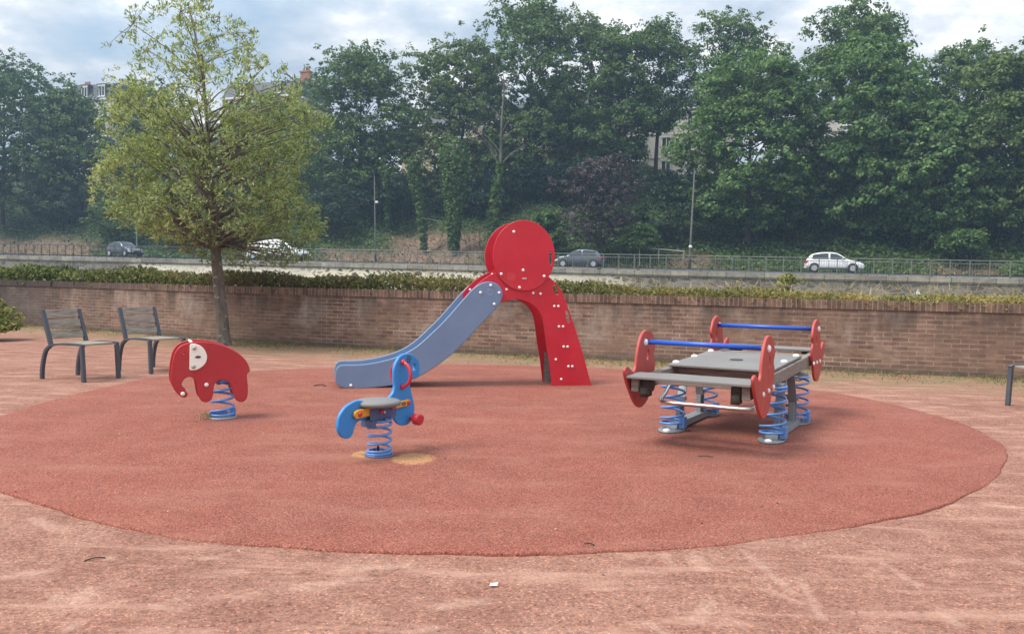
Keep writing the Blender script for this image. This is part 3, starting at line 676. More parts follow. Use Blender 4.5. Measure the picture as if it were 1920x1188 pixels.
# --- blue spring animal
def seahorse():
    o = empty('spring_seahorse', (-.918, 5.96, 0), math.radians(55), 'sky blue spring seahorse with red ring handle, yellow straps and grey round seat', 'spring rider')
    body = [(-.211, .413), (-.284, .402), (-.345, .375), (-.391, .327), (-.405, .269), (-.399, .223), (-.364, .18), (-.312, .164), (-.271, .183), (-.251, .233), (-.219, .265), (-.144, .276), (-.02, .285), (.07, .292), (.120, .281), (.149, .229), (.197, .191), (.257, .179), (.317, .2), (.351, .254), (.352, .32), (.326, .398), (.306, .457), (.312, .507), (.355, .511), (.398, .524), (.407, .565), (.396, .633), (.345, .682), (.272, .703), (.2, .691), (.154, .649), (.131, .595), (.132, .53), (.139, .473), (.122, .43), (.076, .395), (.02, .368), (-.06, .365), (-.12, .385)]
    plate('board', crom(body, 5), .026, MT['blue_board'], o, 0, [ellipse(.343, .597, .018, .026, 16)], bev=.007)
    strap = [(-.262, .293), (-.10, .300), (.262, .328), (.279, .333), (.278, .366), (.262, .372), (-.10, .357), (-.245, .352), (-.272, .342), (-.280, .32)]
    for y, bk in ((-.028, False), (.028, True)):
        s_ = plate('strap', strap, .022, MT['yellow'], o, y, bev=.006); sg = -1 if not bk else 1
        bolts(s_, [(-.231, .321), (.258, .347)], sg*.011, MT['red_plastic'], .017, .014, bk)
        plate('badge', ellipse(.205, .346, .022, .012), .003, MT['logo'], s_, sg*.0125, [ellipse(.205, .346, .011, .005, 14)], bev=.0006)
    mb = MB(); M = Matrix.Translation((-.04, -.018, .374)) @ Matrix.Diagonal((1.05, .98, 1, 1))
    mb.lathe([(.13, -.016), (.156, -.010), (.162, .004), (.158, .016), (.14, .024), (.07, .028), (0.002, .028)], 40, M); mb.build('seat', MT['seat_grey'], o, True)
    pts = [(.2145, .094*math.cos(t), .553+.092*math.sin(t)) for t in np.linspace(0, 2*math.pi, 41)]
    mb = MB(); mb.tube(pts, .0125, 10, False); mb.build('ring_handle', MT['red_plastic'], o, True)
    for z in (.644, .466):
        for y, bk in ((-.013, False), (.013, True)): bolts(o, [(.2145, z)], y, MT['red_plastic'], .021, .026, bk, 'handle_collar')
    mb = MB(); mb.tube([(.304, -.10, .226), (.304, .10, .226)], .014, 10); mb.build('foot_peg', MT['red_plastic'], o, True)
    for sg in (-1, 1):
        mb = MB(); heart = [tuple(p) for p in crom([(.26, .226), (.275, .262), (.305, .268), (.335, .258), (.352, .236), (.340, .20), (.312, .184), (.280, .192)], 4)]
        p = plate('foot_grip', heart, .06, MT['red_plastic'], o, sg*.085, bev=.014)
    mb = MB()
    for y in (-.048, .042): mb.box(-.14, .12, y, y+.006, .268, .345)
    mb.box(-.12, .10, -.05, .05, .262, .268); mb.box(-.13, -.09, -.055, .055, .215, .262); mb.build('bracket', MT['blue_dark'], o, bevel=.002)
    bolts(o, [(-.035, .318), (.075, .335)], -.050, MT['red_plastic'], .016, .012); bolts(o, [(-.005, .312)], -.050, MT['white'], .009, .01)
    helix(.082, .0092, .014, .262, 6.0, closed=1.3, ph=2.2).build('spring', MT['blue_spring'], o, True)
    bp = base_plate(.105, .010).build('base_plate', MT['blue_dark'], o); bp.location = (0, 0, .002)
    mb = MB(); mb.box(-.075, -.063, -.025, -.013, .01, .06); mb.box(.03, .042, .04, .052, .01, .055); mb.build('clamp', MT['black'], o)
    fl = MB()
    for k in range(7):
        a = k*math.pi/3; rr = .020 if k < 6 else 0; M = Matrix.Translation((.282+rr*math.cos(a), -.0136, .661+rr*math.sin(a)*1.1)) @ Matrix.Rotation(math.pi/2, 4, 'X')
        fl.lathe([(.0085, 0), (.007, .0015)], 10, M)
    fl.build('flower_mark', MT['logo'], o)
    return o
seahorse()

# --- rocking platform on four springs
def rocker():
    o = empty('spring_platform', (1.98, 7.425, 0), math.radians(61), 'rocking platform on four blue springs with four red seal boards and blue hand bars', 'spring rocker')
    tilt = math.radians(1.5)
    # tilted upper body is made of parts whose own transform carries the tilt
    def up(ob): ob.rotation_euler = (0, -tilt, 0); return ob
    board = [(-1.475, .625), (-1.42, .652), (-1.352, .622), (-1.288, .598), (-1.246, .632), (-1.214, .732), (-1.160, .832), (-1.085, .888), (-.995, .898), (-.892, .868), (-.838, .808), (-.812, .742), (-.848, .688), (-.814, .632), (-.828, .545), (-.90, .444), (-.925, .385), (-1.00, .325), (-1.13, .297), (-1.245, .342), (-1.348, .438), (-1.437, .54)]
    hole = [stadium(-.985, .700, .045, .085, -.12, 5)]
    for sg in (-1, 1):
        for y in (-.475, .475):
            pts = [(p[0], p[1]) if sg < 0 else (-p[0], p[1]) for p in board]; hh = [[(p[0], p[1]) if sg < 0 else (-p[0], p[1]) for p in h] for h in hole]
            b = up(plate('seal_board', crom(pts, 5), .024, MT['red_old'], o, 0, hh, bev=.007))
            b.location = (0, y, 0)
            for yy, bk in ((-.012, False), (.012, True)):
                bolts(b, [(sg*1.06, .805)], yy, MT['white'], .028, .022, bk, 'cap')
                if (y < 0) != bk: bolts(b, [(sg*1.19, .485), (sg*1.02, .49), (sg*.86, .497)], yy, MT['white'], .019, .015, bk)
        mb = MB(); mb.tube([(sg*1.03, -.46, .806), (sg*1.03, .46, .806)], .0195, 14); up(mb.build('hand_bar', MT['blue_bar'], o, True))
        mb = MB(); a0, a1 = sorted((sg*1.20, sg*1.46)); mb.box(a0, a1, -.462, .462, .566, .588); up(mb.build('seat', MT['plank'], o, bevel=.005))
        pts = crom([(sg*.72, -.36, .46), (sg*.80, -.375, .385), (sg*.92, -.37, .335), (sg*.96, -.30, .325), (sg*.96, 0, .325), (sg*.96, .30, .325), (sg*.92, .37, .335), (sg*.80, .375, .385), (sg*.72, .36, .46)], 6, False)
        mb = MB(); mb.tube(pts, .017, 10); up(mb.build('foot_rail', MT['steel'], o, True))
    mb = MB(); mb.box(-.62, .62, -.425, .425, .572, .590); up(mb.build('deck', MT['plank'], o, bevel=.003))
    dk = up(plate('badge', ellipse(0, 0, .055, .055, 24), .004, MT['logo'], o, 0)); dk.data.transform(Matrix.Rotation(-math.pi/2, 4, 'X')); dk.location = (-.06, 0, .593)
    me = dome_mesh(.030, .022); me.materials.append(MT['white'])
    for a in (-.52, 0, .52):
        for b in (-.39, .39):
            q = link('cap', me, None, o, True); q.location = (a, b, .590+a*math.sin(tilt))
    for b in (-.415, .415):
        mb = MB(); mb.box(-1.40, 1.40, b-.03, b+.03, .462, .564); up(mb.build('side_beam', MT['beam'], o, bevel=.005))
    for a in (-1.0, -.45, .45, 1.0):
        mb = MB(); mb.box(a-.04, a+.04, -.384, .384, .48, .56); up(mb.build('cross_beam', MT['beam'], o, bevel=.004))
    for a in (-1.36, 1.36):
        for b in (-.34, .34):
            mb = MB(); mb.lathe([(.001, -.04), (.05, -.04), (.06, -.02), (.06, .02), (.05, .04), (.001, .04)], 16, Matrix.Translation((a-.04*np.sign(a), b, .515)) @ Matrix.Rotation(math.pi/2, 4, 'X')); mb.box(a-.05, a+.05, b-.03, b+.03, .43, .50)
            up(mb.build('buffer', MT['dark_wood'], o, True))
    for b in (-.415, .415):
        for a in (-.5, .5):
            q = helix(.098, .0100, .055, .44, 6.2, ph=a*3+b).build('spring', MT['blue_spring'], o, True); q.location = (a, b, 0)
            mb = MB(); mb.lathe([(.155, 0), (.157, .008), (.15, .016), (.05, .018)], 30, Matrix.Translation((a*1.04, b, .002)) @ Matrix.Diagonal((1.05, .68, 1, 1))); mb.build('foot_plate', MT['galv'], o, True)
            for s2 in (-1, 1):
                q = link('cap', me, None, o, True); q.location = (a*1.04+.02*np.sign(a), b+s2*.085 if False else b, .018); q.location = (a*1.04+s2*.125, b, .014)
            mb = MB(); mb.box(a-.04, a+.04, b-.115, b-.07, .03, .12); mb.build('clamp', MT['blue_spring'], o, bevel=.004)
            mb = MB(); mb.box(a-.05, a+.05, b-.08, b+.08, .435, .462); mb.build('spring_seat', MT['galv'], o)
        mb = MB(); mb.add([(-.56, b-.055, .012), (.56, b-.055, .012), (.56, b+.055, .012), (-.56, b+.055, .012), (-.50, b-.045, .06), (.50, b-.045, .06), (.50, b+.045, .06), (-.50, b+.045, .06)], [(0, 1, 2, 3), (4, 5, 6, 7), (0, 1, 5, 4), (1, 2, 6, 5), (2, 3, 7, 6), (3, 0, 4, 7)])
        mb.build('channel', MT['galv'], o)
        # A-shaped safety stays between the springs
        for sg in (-1, 1):
            mb = MB(); mb.sweep([(sg*.30, .06), (sg*.30, .20), (sg*.20, .40), (sg*.16, .462)], (b-.035, b+.035), .012); mb.box(min(sg*.24, sg*.36), max(sg*.24, sg*.36), b-.02, b+.02, .06, .22); mb.box(sg*.29-.012, sg*.29+.012, b-.05, b+.05, .235, .265)
            mb.build('stay', MT['galv'], o)
    return o
rocker()

# --- chairs
def chair(label):
    o = empty('chair', (0, 0, GZ), 0, label, 'chair', 'steel and wood chairs round the playground')
    for y in (-.265, .265):
        w = (y-.024, y+.024)
        mb = MB(); mb.sweep(crom([(-.385, 0), (-.38, .12), (-.355, .25), (-.315, .355), (-.245, .412)], 5, False), w, .036); mb.build('rear_leg', MT['chair_metal'], o, bevel=.004)
        mb = MB(); mb.sweep([(.30, 0), (.285, .22), (.27, .425)], w, .040); mb.build('front_leg', MT['chair_metal'], o, bevel=.004)
        mb = MB(); mb.sweep(crom([(-.255, .408), (-.17, .432), (0, .446), (.15, .446), (.255, .444), (.29, .430)], 5, False), w, .026); mb.build('seat_rail', MT['chair_metal'], o, bevel=.003)
        mb = MB(); mb.sweep(crom([(-.235, .425), (-.275, .55), (-.325, .70), (-.375, .845)], 4, False), w, .040); mb.build('back_post', MT['chair_metal'], o, bevel=.004)
    for x in (-.15, -.035, .08, .195):
        mb = MB(); mb.box(x-.052, x+.052, -.24, .24, .425, .449); mb.build('seat_slat', MT['wood'], o, bevel=.004)
    for k, t in enumerate((.20, .50, .80)):
        cx = -.235-.14*t-.012; cz = .425+.42*t+.035
        M = Matrix.Translation((cx, 0, cz)) @ Matrix.Rotation(math.radians(-17), 4, 'Y')
        mb = MB(); mb.box(-.011, .011, -.24, .24, -.052, .052, M); mb.build('back_slat', MT['wood'], o, bevel=.003)
    return o
ch = chair('steel and grey wood chair nearest the left edge of the photo')
def seat_chair(o, fl, facing):
    f = math.radians(facing); c, s = math.cos(f), math.sin(f); lx, ly = .30*.95, -.265*.95
    o.scale = (.95, .95, .96)
    o.location = (fl[0]-(lx*c-ly*s), fl[1]-(lx*s+ly*c), GZ); o.rotation_euler = (0, 0, f)
ch2 = copy_tree(ch); ch2['label'] = 'steel and grey wood chair just left of the young tree, partly behind the elephant'
ch3 = copy_tree(ch); ch3['label'] = 'dark steel chair cut off by the right edge of the photo, by the brick wall'
seat_chair(ch, (-4.90, 9.75), -21); seat_chair(ch2, (-4.53, 10.70), -31); seat_chair(ch3, (5.37, 9.17), -152)

# ------------------------------------------------------------------ hedge on the wall and plants near it
def hedge():
    n = 76000; rg = np.random.default_rng(3); xs = rg.uniform(-26, 14, n)
    o = []
    tx = np.interp(xs, _dense[:, 0], _dense[:, 1]); px = 960+FPX*xs/tx
    hgt = np.interp(px, [-300, 0, 200, 500, 700, 860, 1100, 1300, 1500, 1700, 1920, 2300], [.30, .34, .31, .27, .26, .27, .20, .155, .135, .115, .125, .13])
    bumps = 1+.16*np.sin(xs*2.1)+.10*np.sin(xs*5.3+1)+.07*np.sin(xs*11.7)
    t = rg.uniform(0, 1.0, n); u = rg.uniform(0, 1, n)**.55
    prof = np.clip(1.25-np.abs(t-.35)*.9, .3, 1)
    z = 1.0+hgt*bumps*prof*np.where(rg.uniform(0, 1, n) < .4, u*u, u) + rg.normal(size=n)*.015
    ov = np.where((t < .25) & (rg.uniform(0, 1, n) < .5), -.14, 0)
    P = np.stack([xs+.35*t, tx+.05+.75*t+ov*.6, z+ov*.4], 1)
    Nn = rg.normal(size=(n, 3))*.7+np.array([0, -.3, .6])
    T = rg.normal(size=(n, 3))*.6+np.array([0, -.2, 1.0])
    L_ = rg.uniform(.035, .075, n); sc_ = np.clip(tx/14, .8, 1.6)
    def tint(m, col):
        sp = m.n('ShaderNodeSeparateXYZ'); m.l(m.tc(), sp.inputs[0])
        w_ = m.math('ADD', sp.outputs[0], m.math('MULTIPLY', m.noise(.55, 5, .6), 5.0))
        k = m.ramp(m.math('MULTIPLY_ADD', w_, .04, .4), [(.08, 0.0), (.30, .65), (.52, .5), (.70, .85)])
        tip = m.ramp(m.math('ADD', sp.outputs[2], m.math('MULTIPLY', m.noise(3, 4, .6), .25)), [(.30, 0.0), (1.0, 1.0)])
        k2 = m.math('MULTIPLY', k, m.ramp(m.noise(2.2, 5, .65), [(.38, .15), (.62, 1.0)]))
        dry = m.ramp(m.math('MULTIPLY_ADD', w_, .04, .4), [(.35, (.22, .125, .06)), (.60, (.30, .22, .075)), (.75, (.44, .34, .13))])
        return m.mix(k2, col, dry)
    mat = leafmat('leaf_hedge', (.032, .050, .014), (.092, .125, .030), (.22, .24, .065), 1.6, .3, tint)
    me = leaf_mesh('hedge', P, Nn, L_*sc_*1.25, L_*.52*sc_, rg, T, .15)
    link('foliage', me, mat, hroot)
    # dry stalks poking out, mostly on the right
    k = 900; x = np.where(rg.uniform(0, 1, k) < .72, rg.uniform(1.5, 10, k), rg.uniform(-24, 2, k)); y = np.interp(x, _dense[:, 0], _dense[:, 1])+rg.uniform(.05, .8, k)
    P = np.stack([x, y, 1.12+rg.uniform(0, .16, k)], 1); T = rg.normal(size=(k, 3))*.45+np.array([0, 0, 1.]); Nn = rg.normal(size=(k, 3))+np.array([0, -1.2, 0])
    link('dry_stalks', leaf_mesh('dry_stalks', P, Nn, rg.uniform(.10, .30, k), .008, rg, T), MT['straw'], hroot)
MT['straw'] = leafmat('straw', (.22, .16, .075), (.38, .30, .16), (.55, .46, .28), 1, .25)
hroot = empty('hedge', (0, 0, 0), 0, 'low clipped hedge along the top of the brick wall, green left and dry yellow right', 'hedge')
hedge()

def bush(name, label, cx, cy, z0, r, h, n, mat, cat='bush', leaf=.06, rg=None, parent_stem=True, clump=16, mid=.55):
    rg = rg or np.random.default_rng(abs(hash(name)) % 999)
    o = empty(name, (cx, cy, z0), 0, label, cat)
    C = unit(clump, rg)*np.array([r, r, h*.45])*rg.uniform(.45, .8, (clump, 1))+np.array([0, 0, h*mid]); C[:, 2] = np.maximum(C[:, 2], h*.16)
    P, Nn = clump_leaves(C, rg.uniform(.28, .45, clump)*r, n//clump, rg, .8)
    P[:, 2] = np.maximum(P[:, 2], .01)
    link('foliage', leaf_mesh('foliage', P, Nn, rg.uniform(.7, 1.3, len(P))*leaf, rg.uniform(.7, 1.3, len(P))*leaf*.55, rg, None, .12), mat, o)
    mb = MB()
    for c in C[:8]: mb.tube([(0, 0, -.05), (c[0]*.4, c[1]*.4, c[2]*.5), tuple(c)], [r*.025, r*.016, r*.006], 5)
    mb.build('stem', MT['bark'], o); return o
g = gnd(-28, 640, GZ); bush('shrub', 'rounded yellow green shrub at the left edge by the dark end of the wall', g[0]-.12, g[1]+.2, GZ, .66, .86, 5200, MT['leaf_bush'], leaf=.075, clump=34, rg=np.random.default_rng(5), mid=.46)
p = at(1478, 545, 14.6); bush('weed', 'pale yellow green weed standing up behind the hedge right of the slide', p[0], p[1], .95, .24, .52, 700, MT['leaf_bush'], 'weed', .055, np.random.default_rng(6))
p = at(1376, 535, 14.8); 
def stalks(name, label, x, y, z0, h, n, mat, spread=.12, lean=.15, seeds=True, rs=1, leaf=.03):
    rg = np.random.default_rng(rs); o = empty(name, (x, y, z0), 0, label, 'weed'); mb = MB(); PP = []
    for i in range(n):
        b = rg.normal(size=2)*spread*.4; t = b+rg.normal(size=2)*lean*h*.6; hh = h*rg.uniform(.55, 1)
        mb.tube([(b[0], b[1], -.05), (b[0]*.5+t[0]*.5, b[1]*.5+t[1]*.5, hh*.5), (t[0], t[1], hh)], [.008, .006, .003], 5)
        for k in range(26): q = rg.uniform(.35, 1); PP.append((b[0]+(t[0]-b[0])*q+rg.normal()*.02, b[1]+(t[1]-b[1])*q+rg.normal()*.02, hh*q))
    mb.build('stem', mat, o); P = np.array(PP)
    link('seed_heads', leaf_mesh('seed_heads', P, rg.normal(size=P.shape), leaf, leaf*.5, rg), mat, o)
stalks('dry_weed', 'clump of straw coloured dry weed behind the hedge left of the pale green weed', p[0], p[1], .9, .50, 9, MT['straw'], .16, .2, True, 4, .035)
p = at(800, 500, 19); stalks('dry_weed', 'tall dry branched seed stalk behind the hedge left of the red slide head', p[0], p[1], .85, .95, 5, MT['straw'], .22, .28, True, 8, .035)
p = at(868, 500, 19); stalks('dry_weed', 'small pale weed between the tall dry stalk and the slide head', p[0], p[1], .85, .72, 3, MT['straw'], .2, .5, True, 9, .035)
p = gnd(388, 786); stalks('dry_weed', 'little dry weed tuft at the foot of the elephant spring', p[0], p[1], 0, .075, 6, MT['straw'], .07, .5, True, 12, .014)
p = at(1711, 541, 12.9); mb = MB(); mb.add([(-.03, 0, 0), (.035, .01, 0), (.02, .02, .05), (-.005, .0, .09), (-.02, .03, .04)], [(0, 1, 2), (0, 2, 3), (0, 3, 4), (1, 4, 2), (2, 4, 3), (0, 4, 1)])
o = mb.build('scrap', MT['white']); o.location = (p[0], p[1]-.2, 1.13); tag(o, 'small white scrap lying on the hedge at right', 'litter')

# grass tufts at the wall foot (uncountable)
def foot_grass():
    rg = np.random.default_rng(21); n = 20000; x = rg.uniform(-16, 12, n)
    cl = np.sin(x*1.1)+np.sin(x*2.7+1)+.6*np.sin(x*6.1); keep = rg.uniform(-1.6, 2.4, n) < cl; x = x[keep]; n = len(x)
    d = np.abs(rg.normal(size=n))*.55+.03; y = np.interp(x, _dense[:, 0], _dense[:, 1])-d
    P = np.stack([x, y, np.full(n, GZ+.02)+rg.uniform(0, .02, n)], 1); T = rg.normal(size=(n, 3))*.7+np.array([0, 0, .8])
    m_ = leafmat('foot_grass', (.07, .085, .025), (.17, .165, .06), (.32, .27, .12), 1, .3)
    tag(link('grass', leaf_mesh('grass', P, rg.normal(size=(n, 3))+np.array([0, -1, .3]), rg.uniform(.03, .09, n), .008, rg, T), m_), 'sparse dry grass at the foot of the brick wall', 'grass', kind='stuff')
    # dry leaf bits and twigs lying about
    n = 1100; x = rg.uniform(-7, 7, n); y = rg.uniform(2.2, 13.5, n)
    P = np.stack([x, y, np.full(n, .004)], 1); ins = np.hypot((x-ctr[0]), (y-ctr[1])) < 4.2; P[~ins, 2] = GZ+.010
    Nn = np.stack([rg.normal(size=n)*.25, rg.normal(size=n)*.25, np.ones(n)], 1); m2 = leafmat('debris', (.05, .028, .018), (.20, .125, .075), (.50, .38, .28), 3, .1)
    L_ = np.where(rg.uniform(0, 1, n) < .12, rg.uniform(.04, .11, n), rg.uniform(.008, .026, n)); W_ = np.where(L_ > .035, .0035, L_*.6)
    tag(link('debris', leaf_mesh('debris', P, Nn, L_, W_, rg), m2), 'bits of dry leaf and twig strewn over the red ground', 'debris', kind='stuff')
foot_grass()
p = gnd(925, 1097, GZ); mb = MB(); mb.add([(-.016, -.012, .004), (.016, -.010, .004), (.018, .012, .010), (-.012, .013, .006), (0, 0, .012)], [(0, 1, 4), (1, 2, 4), (2, 3, 4), (3, 0, 4), (3, 2, 1, 0)])
o = mb.build('paper_scrap', MT['white']); o.location = tuple(p); tag(o, 'small white paper scrap on the red gravel in the foreground', 'litter')
p = gnd(600, 724); mb = MB(); mb.tube(crom([(-.07, 0, .006), (-.03, .03, .014), (.02, .035, .016), (.06, .005, .008)], 5, False), .006, 6); o = mb.build('twig', MT['black'], smooth=True); o.location = tuple(p); tag(o, 'short dark curved twig on the rubber left of the slide foot', 'twig')
for i, (x, y, l_, a, lab) in enumerate(((178, 1050, .085, .6, 'thin curved twig on the gravel at lower left by a pale scuff'), (1323, 857, .10, -.2, 'thin twig on the rubber in front of the rocking platform'), (1105, 1022, .05, -.4, 'tiny twig at the front rim of the rubber circle'))):
    p = gnd(x, y, 0 if i else GZ); mb = MB(); mb.tube(crom([(-l_/2, 0, .006), (0, l_*.12, .010), (l_/2, 0, .006)], 4, False), .003, 5); o = mb.build('twig', MT['bark'], smooth=True); o.location = tuple(p); o.rotation_euler = (0, 0, a); tag(o, lab, 'twig')

# ------------------------------------------------------------------ trees
def young_tree():
    rg = np.random.default_rng(11); Y0 = 15.2
    base = gnd(421, 647, GZ); base[1] = Y0
    o = empty('young_tree', (base[0], Y0, GZ), 0, 'young tree with yellow green leaves and airy top standing in front of the brick wall', 'tree')
    org = np.array([base[0], Y0, GZ])
    yl = np.array([-12, 20, 60, 100, 140, 180, 220, 280, 330, 370, 400, 440, 475, 505]); xl = np.array([318, 248, 240, 240, 205, 205, 200, 218, 195, 186, 192, 250, 330, 440]); xr = np.array([375, 430, 505, 535, 560, 590, 608, 588, 575, 602, 612, 606, 580, 545])
    trunk = [at(421, 647, Y0), at(413, 560, Y0), at(405, 480, Y0), at(399, 400, Y0), at(392, 300, Y0), at(386, 200, Y0), at(374, 110, Y0), at(360, 40, Y0), at(352, 5, Y0)]
    trunk = [tuple(p-org) for p in trunk]; trunk[0] = (trunk[0][0], trunk[0][1], -.05)
    TP = np.array(crom(trunk, 6, False)); tr = np.interp(np.linspace(0, 1, len(TP)), [0, .05, .25, .45, .75, 1], [.14, .112, .092, .05, .018, .006])
    mb = MB(); mb.tube(TP, tr, 12)
    # tips
    tips = []
    while len(tips) < 3800:
        y = rg.uniform(-12, 505); dens = np.interp(y, [-12, 60, 130, 180, 235, 435, 455, 505], [.11, .15, .24, .46, .92, 1, .28, .11])
        if rg.uniform() > dens: continue
        l, r = np.interp(y, yl, xl), np.interp(y, yl, xr); c, h = (l+r)/2, (r-l)/2
        a = rg.uniform(0, 2*math.pi); q = rg.uniform(.15, 1)**.42 if y > 150 else rg.uniform(0, 1)**.6
        wob = 1+.10*math.sin(3*a+y*.03)+.08*math.sin(7*a+y*.05)
        x = c+h*q*math.cos(a)*wob*.98; dY = h/FPX*Y0*q*math.sin(a)*wob
        tips.append(at(x, y, Y0)-org+np.array([0, dY, 0]))
    tips = np.array(tips)
    # keep the tips in loose bunches so gaps show between them
    cen = tips[rg.choice(len(tips), 210, replace=False)]
    dmat = ((tips[:, None, :]-cen[None])**2).sum(2); j = dmat.argmin(1); tips = tips+(cen[j]-tips)*.26
    limb = MB()
    zs_ = TP[:, 2]
    for k in range(len(cen)):
        c = cen[k]; z = np.clip(c[2]-.45*np.hypot(c[0], c[1])-.1, 1.7, 6.2); i = int(np.abs(zs_-z).argmin()); b = TP[i]
        mid = b*.5+c*.5+np.array([0, 0, .06]); r0 = min(tr[i]*.55, .028)
        limb.tube(crom([b, mid, c], 3, False), np.linspace(r0, .005, 7), 5, False)
        m_ = tips[j == k]
        for t in m_[:7]: limb.tube([c, c*.5+t*.5+np.array([0, 0, .02]), t], [.006, .0045, .0025], 4, False)
    # bare side branch low on the right as in the photo
    b0 = at(430, 470, Y0)-org
    limb.tube(crom([at(408, 455, Y0)-org, at(460, 470, Y0-.4)-org, at(505, 492, Y0-.5)-org, at(538, 505, Y0-.5)-org], 4, False), np.linspace(.018, .004, 13), 5, False)
    o2 = mb.build('trunk', MT['bark_young'], o, True); limb.build('branches', MT['bark_young'], o, True)
    # rosettes of narrow leaves
    per = 10; n = len(tips)*per
    out_ = tips-np.array([-.2, 0, 3.2]); out_ /= np.linalg.norm(out_, axis=1, keepdims=True)
    ax = np.repeat(out_*.7+np.array([0, 0, .55]), per, 0)+rg.normal(size=(n, 3))*.75
    ax /= np.linalg.norm(ax, axis=1, keepdims=True); Ln = rg.uniform(.055, .11, n)
    P = np.repeat(tips, per, 0)+ax*Ln[:, None]*.5+rg.normal(size=(n, 3))*.03
    me = leaf_mesh('crown', P, rg.normal(size=(n, 3))*.8+np.array([0, 0, .5]), Ln, Ln*.30, rg, ax, .15)
    link('crown', me, MT['leaf_young'], o)
young_tree()

def big_tree(label, px, d, top, width, bottom, mat, barkm=None, n=15000, seed=0, clumps=70, leaf=.42, airy=False, trunk_r=.30, name='tree', dark=None, shape=1.0, ybase=None, group='trees on the hillside above the road', csize=.185):
    rg = np.random.default_rng(100+seed); X, Y = on_hill(px, d); z0 = hillZ(X, Y)-.3
    k = Y/FPX; zt = at(px, top, Y)[2]; zb = max(at(px, bottom, Y)[2], z0+.4); w = width*k/2*(1.12 if group and name == 'tree' else 1.05); h = (zt-zb)/2; zc = (zt+zb)/2
    o = empty(name, (X, Y, z0), 0, label, 'tree', group)
    zq = rg.uniform(-1, 1, clumps); aq = rg.uniform(0, 2*math.pi, clumps); rq = np.sqrt(np.clip(1-np.where(zq > 0, np.abs(zq)**(2.3 if not airy else 2.0), np.abs(zq)**4), 0, 1))*rg.uniform(.15 if not airy else .4, 1, clumps)**.45
    C = np.stack([rq*np.cos(aq), rq*np.sin(aq), zq], 1)
    wob = 1+.16*np.sin(3*np.arctan2(C[:, 1], C[:, 0])+seed)+.13*np.sin(C[:, 2]*5+seed*2)
    # broader below the middle, rounded top
    lat = np.where(C[:, 2] > 0, 1.0, 1-.22*C[:, 2]*0)
    cs = csize*min(w*2, h*2.0); C = C*np.stack([(w-cs*.55)*wob*lat, (w-cs*.55)*wob*lat*.9, np.full(clumps, h-cs*.45)], 1)+np.array([0, 0, zc-z0])
    Rd = rg.uniform(.5, 1.45, clumps)*cs
    near = np.sqrt(((C[:, None]-C[None])**2).sum(2))-(Rd[:, None]+Rd[None])*.8; np.fill_diagonal(near, 9)
    lone = (np.sort(near, 1)[:, 1] > 0); C[lone] = C[lone]*.72+np.array([0, 0, zc-z0])*.28; Rd[lone] *= 1.25
    P, Nn = tuft_leaves(C, Rd, n, rg, leaf)
    # drop some clump undersides so branches and gaps show
    s_ = rg.uniform(.65, 1.35, len(P))*leaf*.80*(.9 if airy else 1)
    link('crown', leaf_mesh('crown', P, Nn, s_, s_*.62, rg, None, .15), mat, o)
    mb = MB(); hh = zc-z0+h*.55; lean = rg.normal(size=2)*.35
    TP = np.array(crom([(0, 0, -.4), (lean[0]*.2, lean[1]*.2, hh*.3), (lean[0]*.8, lean[1]*.8, hh*.65), (lean[0], lean[1], hh)], 5, False)); tr = np.linspace(trunk_r, trunk_r*.18, len(TP)); tr[0] *= 1.3
    mb.tube(TP, tr, 9); mb.build('trunk', barkm or MT['bark'], o, True)
    lb = MB()
    for c, r in list(zip(C, Rd))[:min(clumps, 46)]:
        z = np.clip(c[2]-.5*np.hypot(c[0], c[1]), hh*.22, hh*.98); i = int(np.abs(TP[:, 2]-z).argmin()); b = TP[i]
        lb.tube(crom([b, b*.45+c*.55+np.array([0, 0, .25]), c], 3, False), np.linspace(tr[i]*.5, .03, 7), 5, False)
    lb.build('branches', barkm or MT['bark'], o, True)
    return o
A, B, Cc = MT['leaf_a'], MT['leaf_b'], MT['leaf_c']
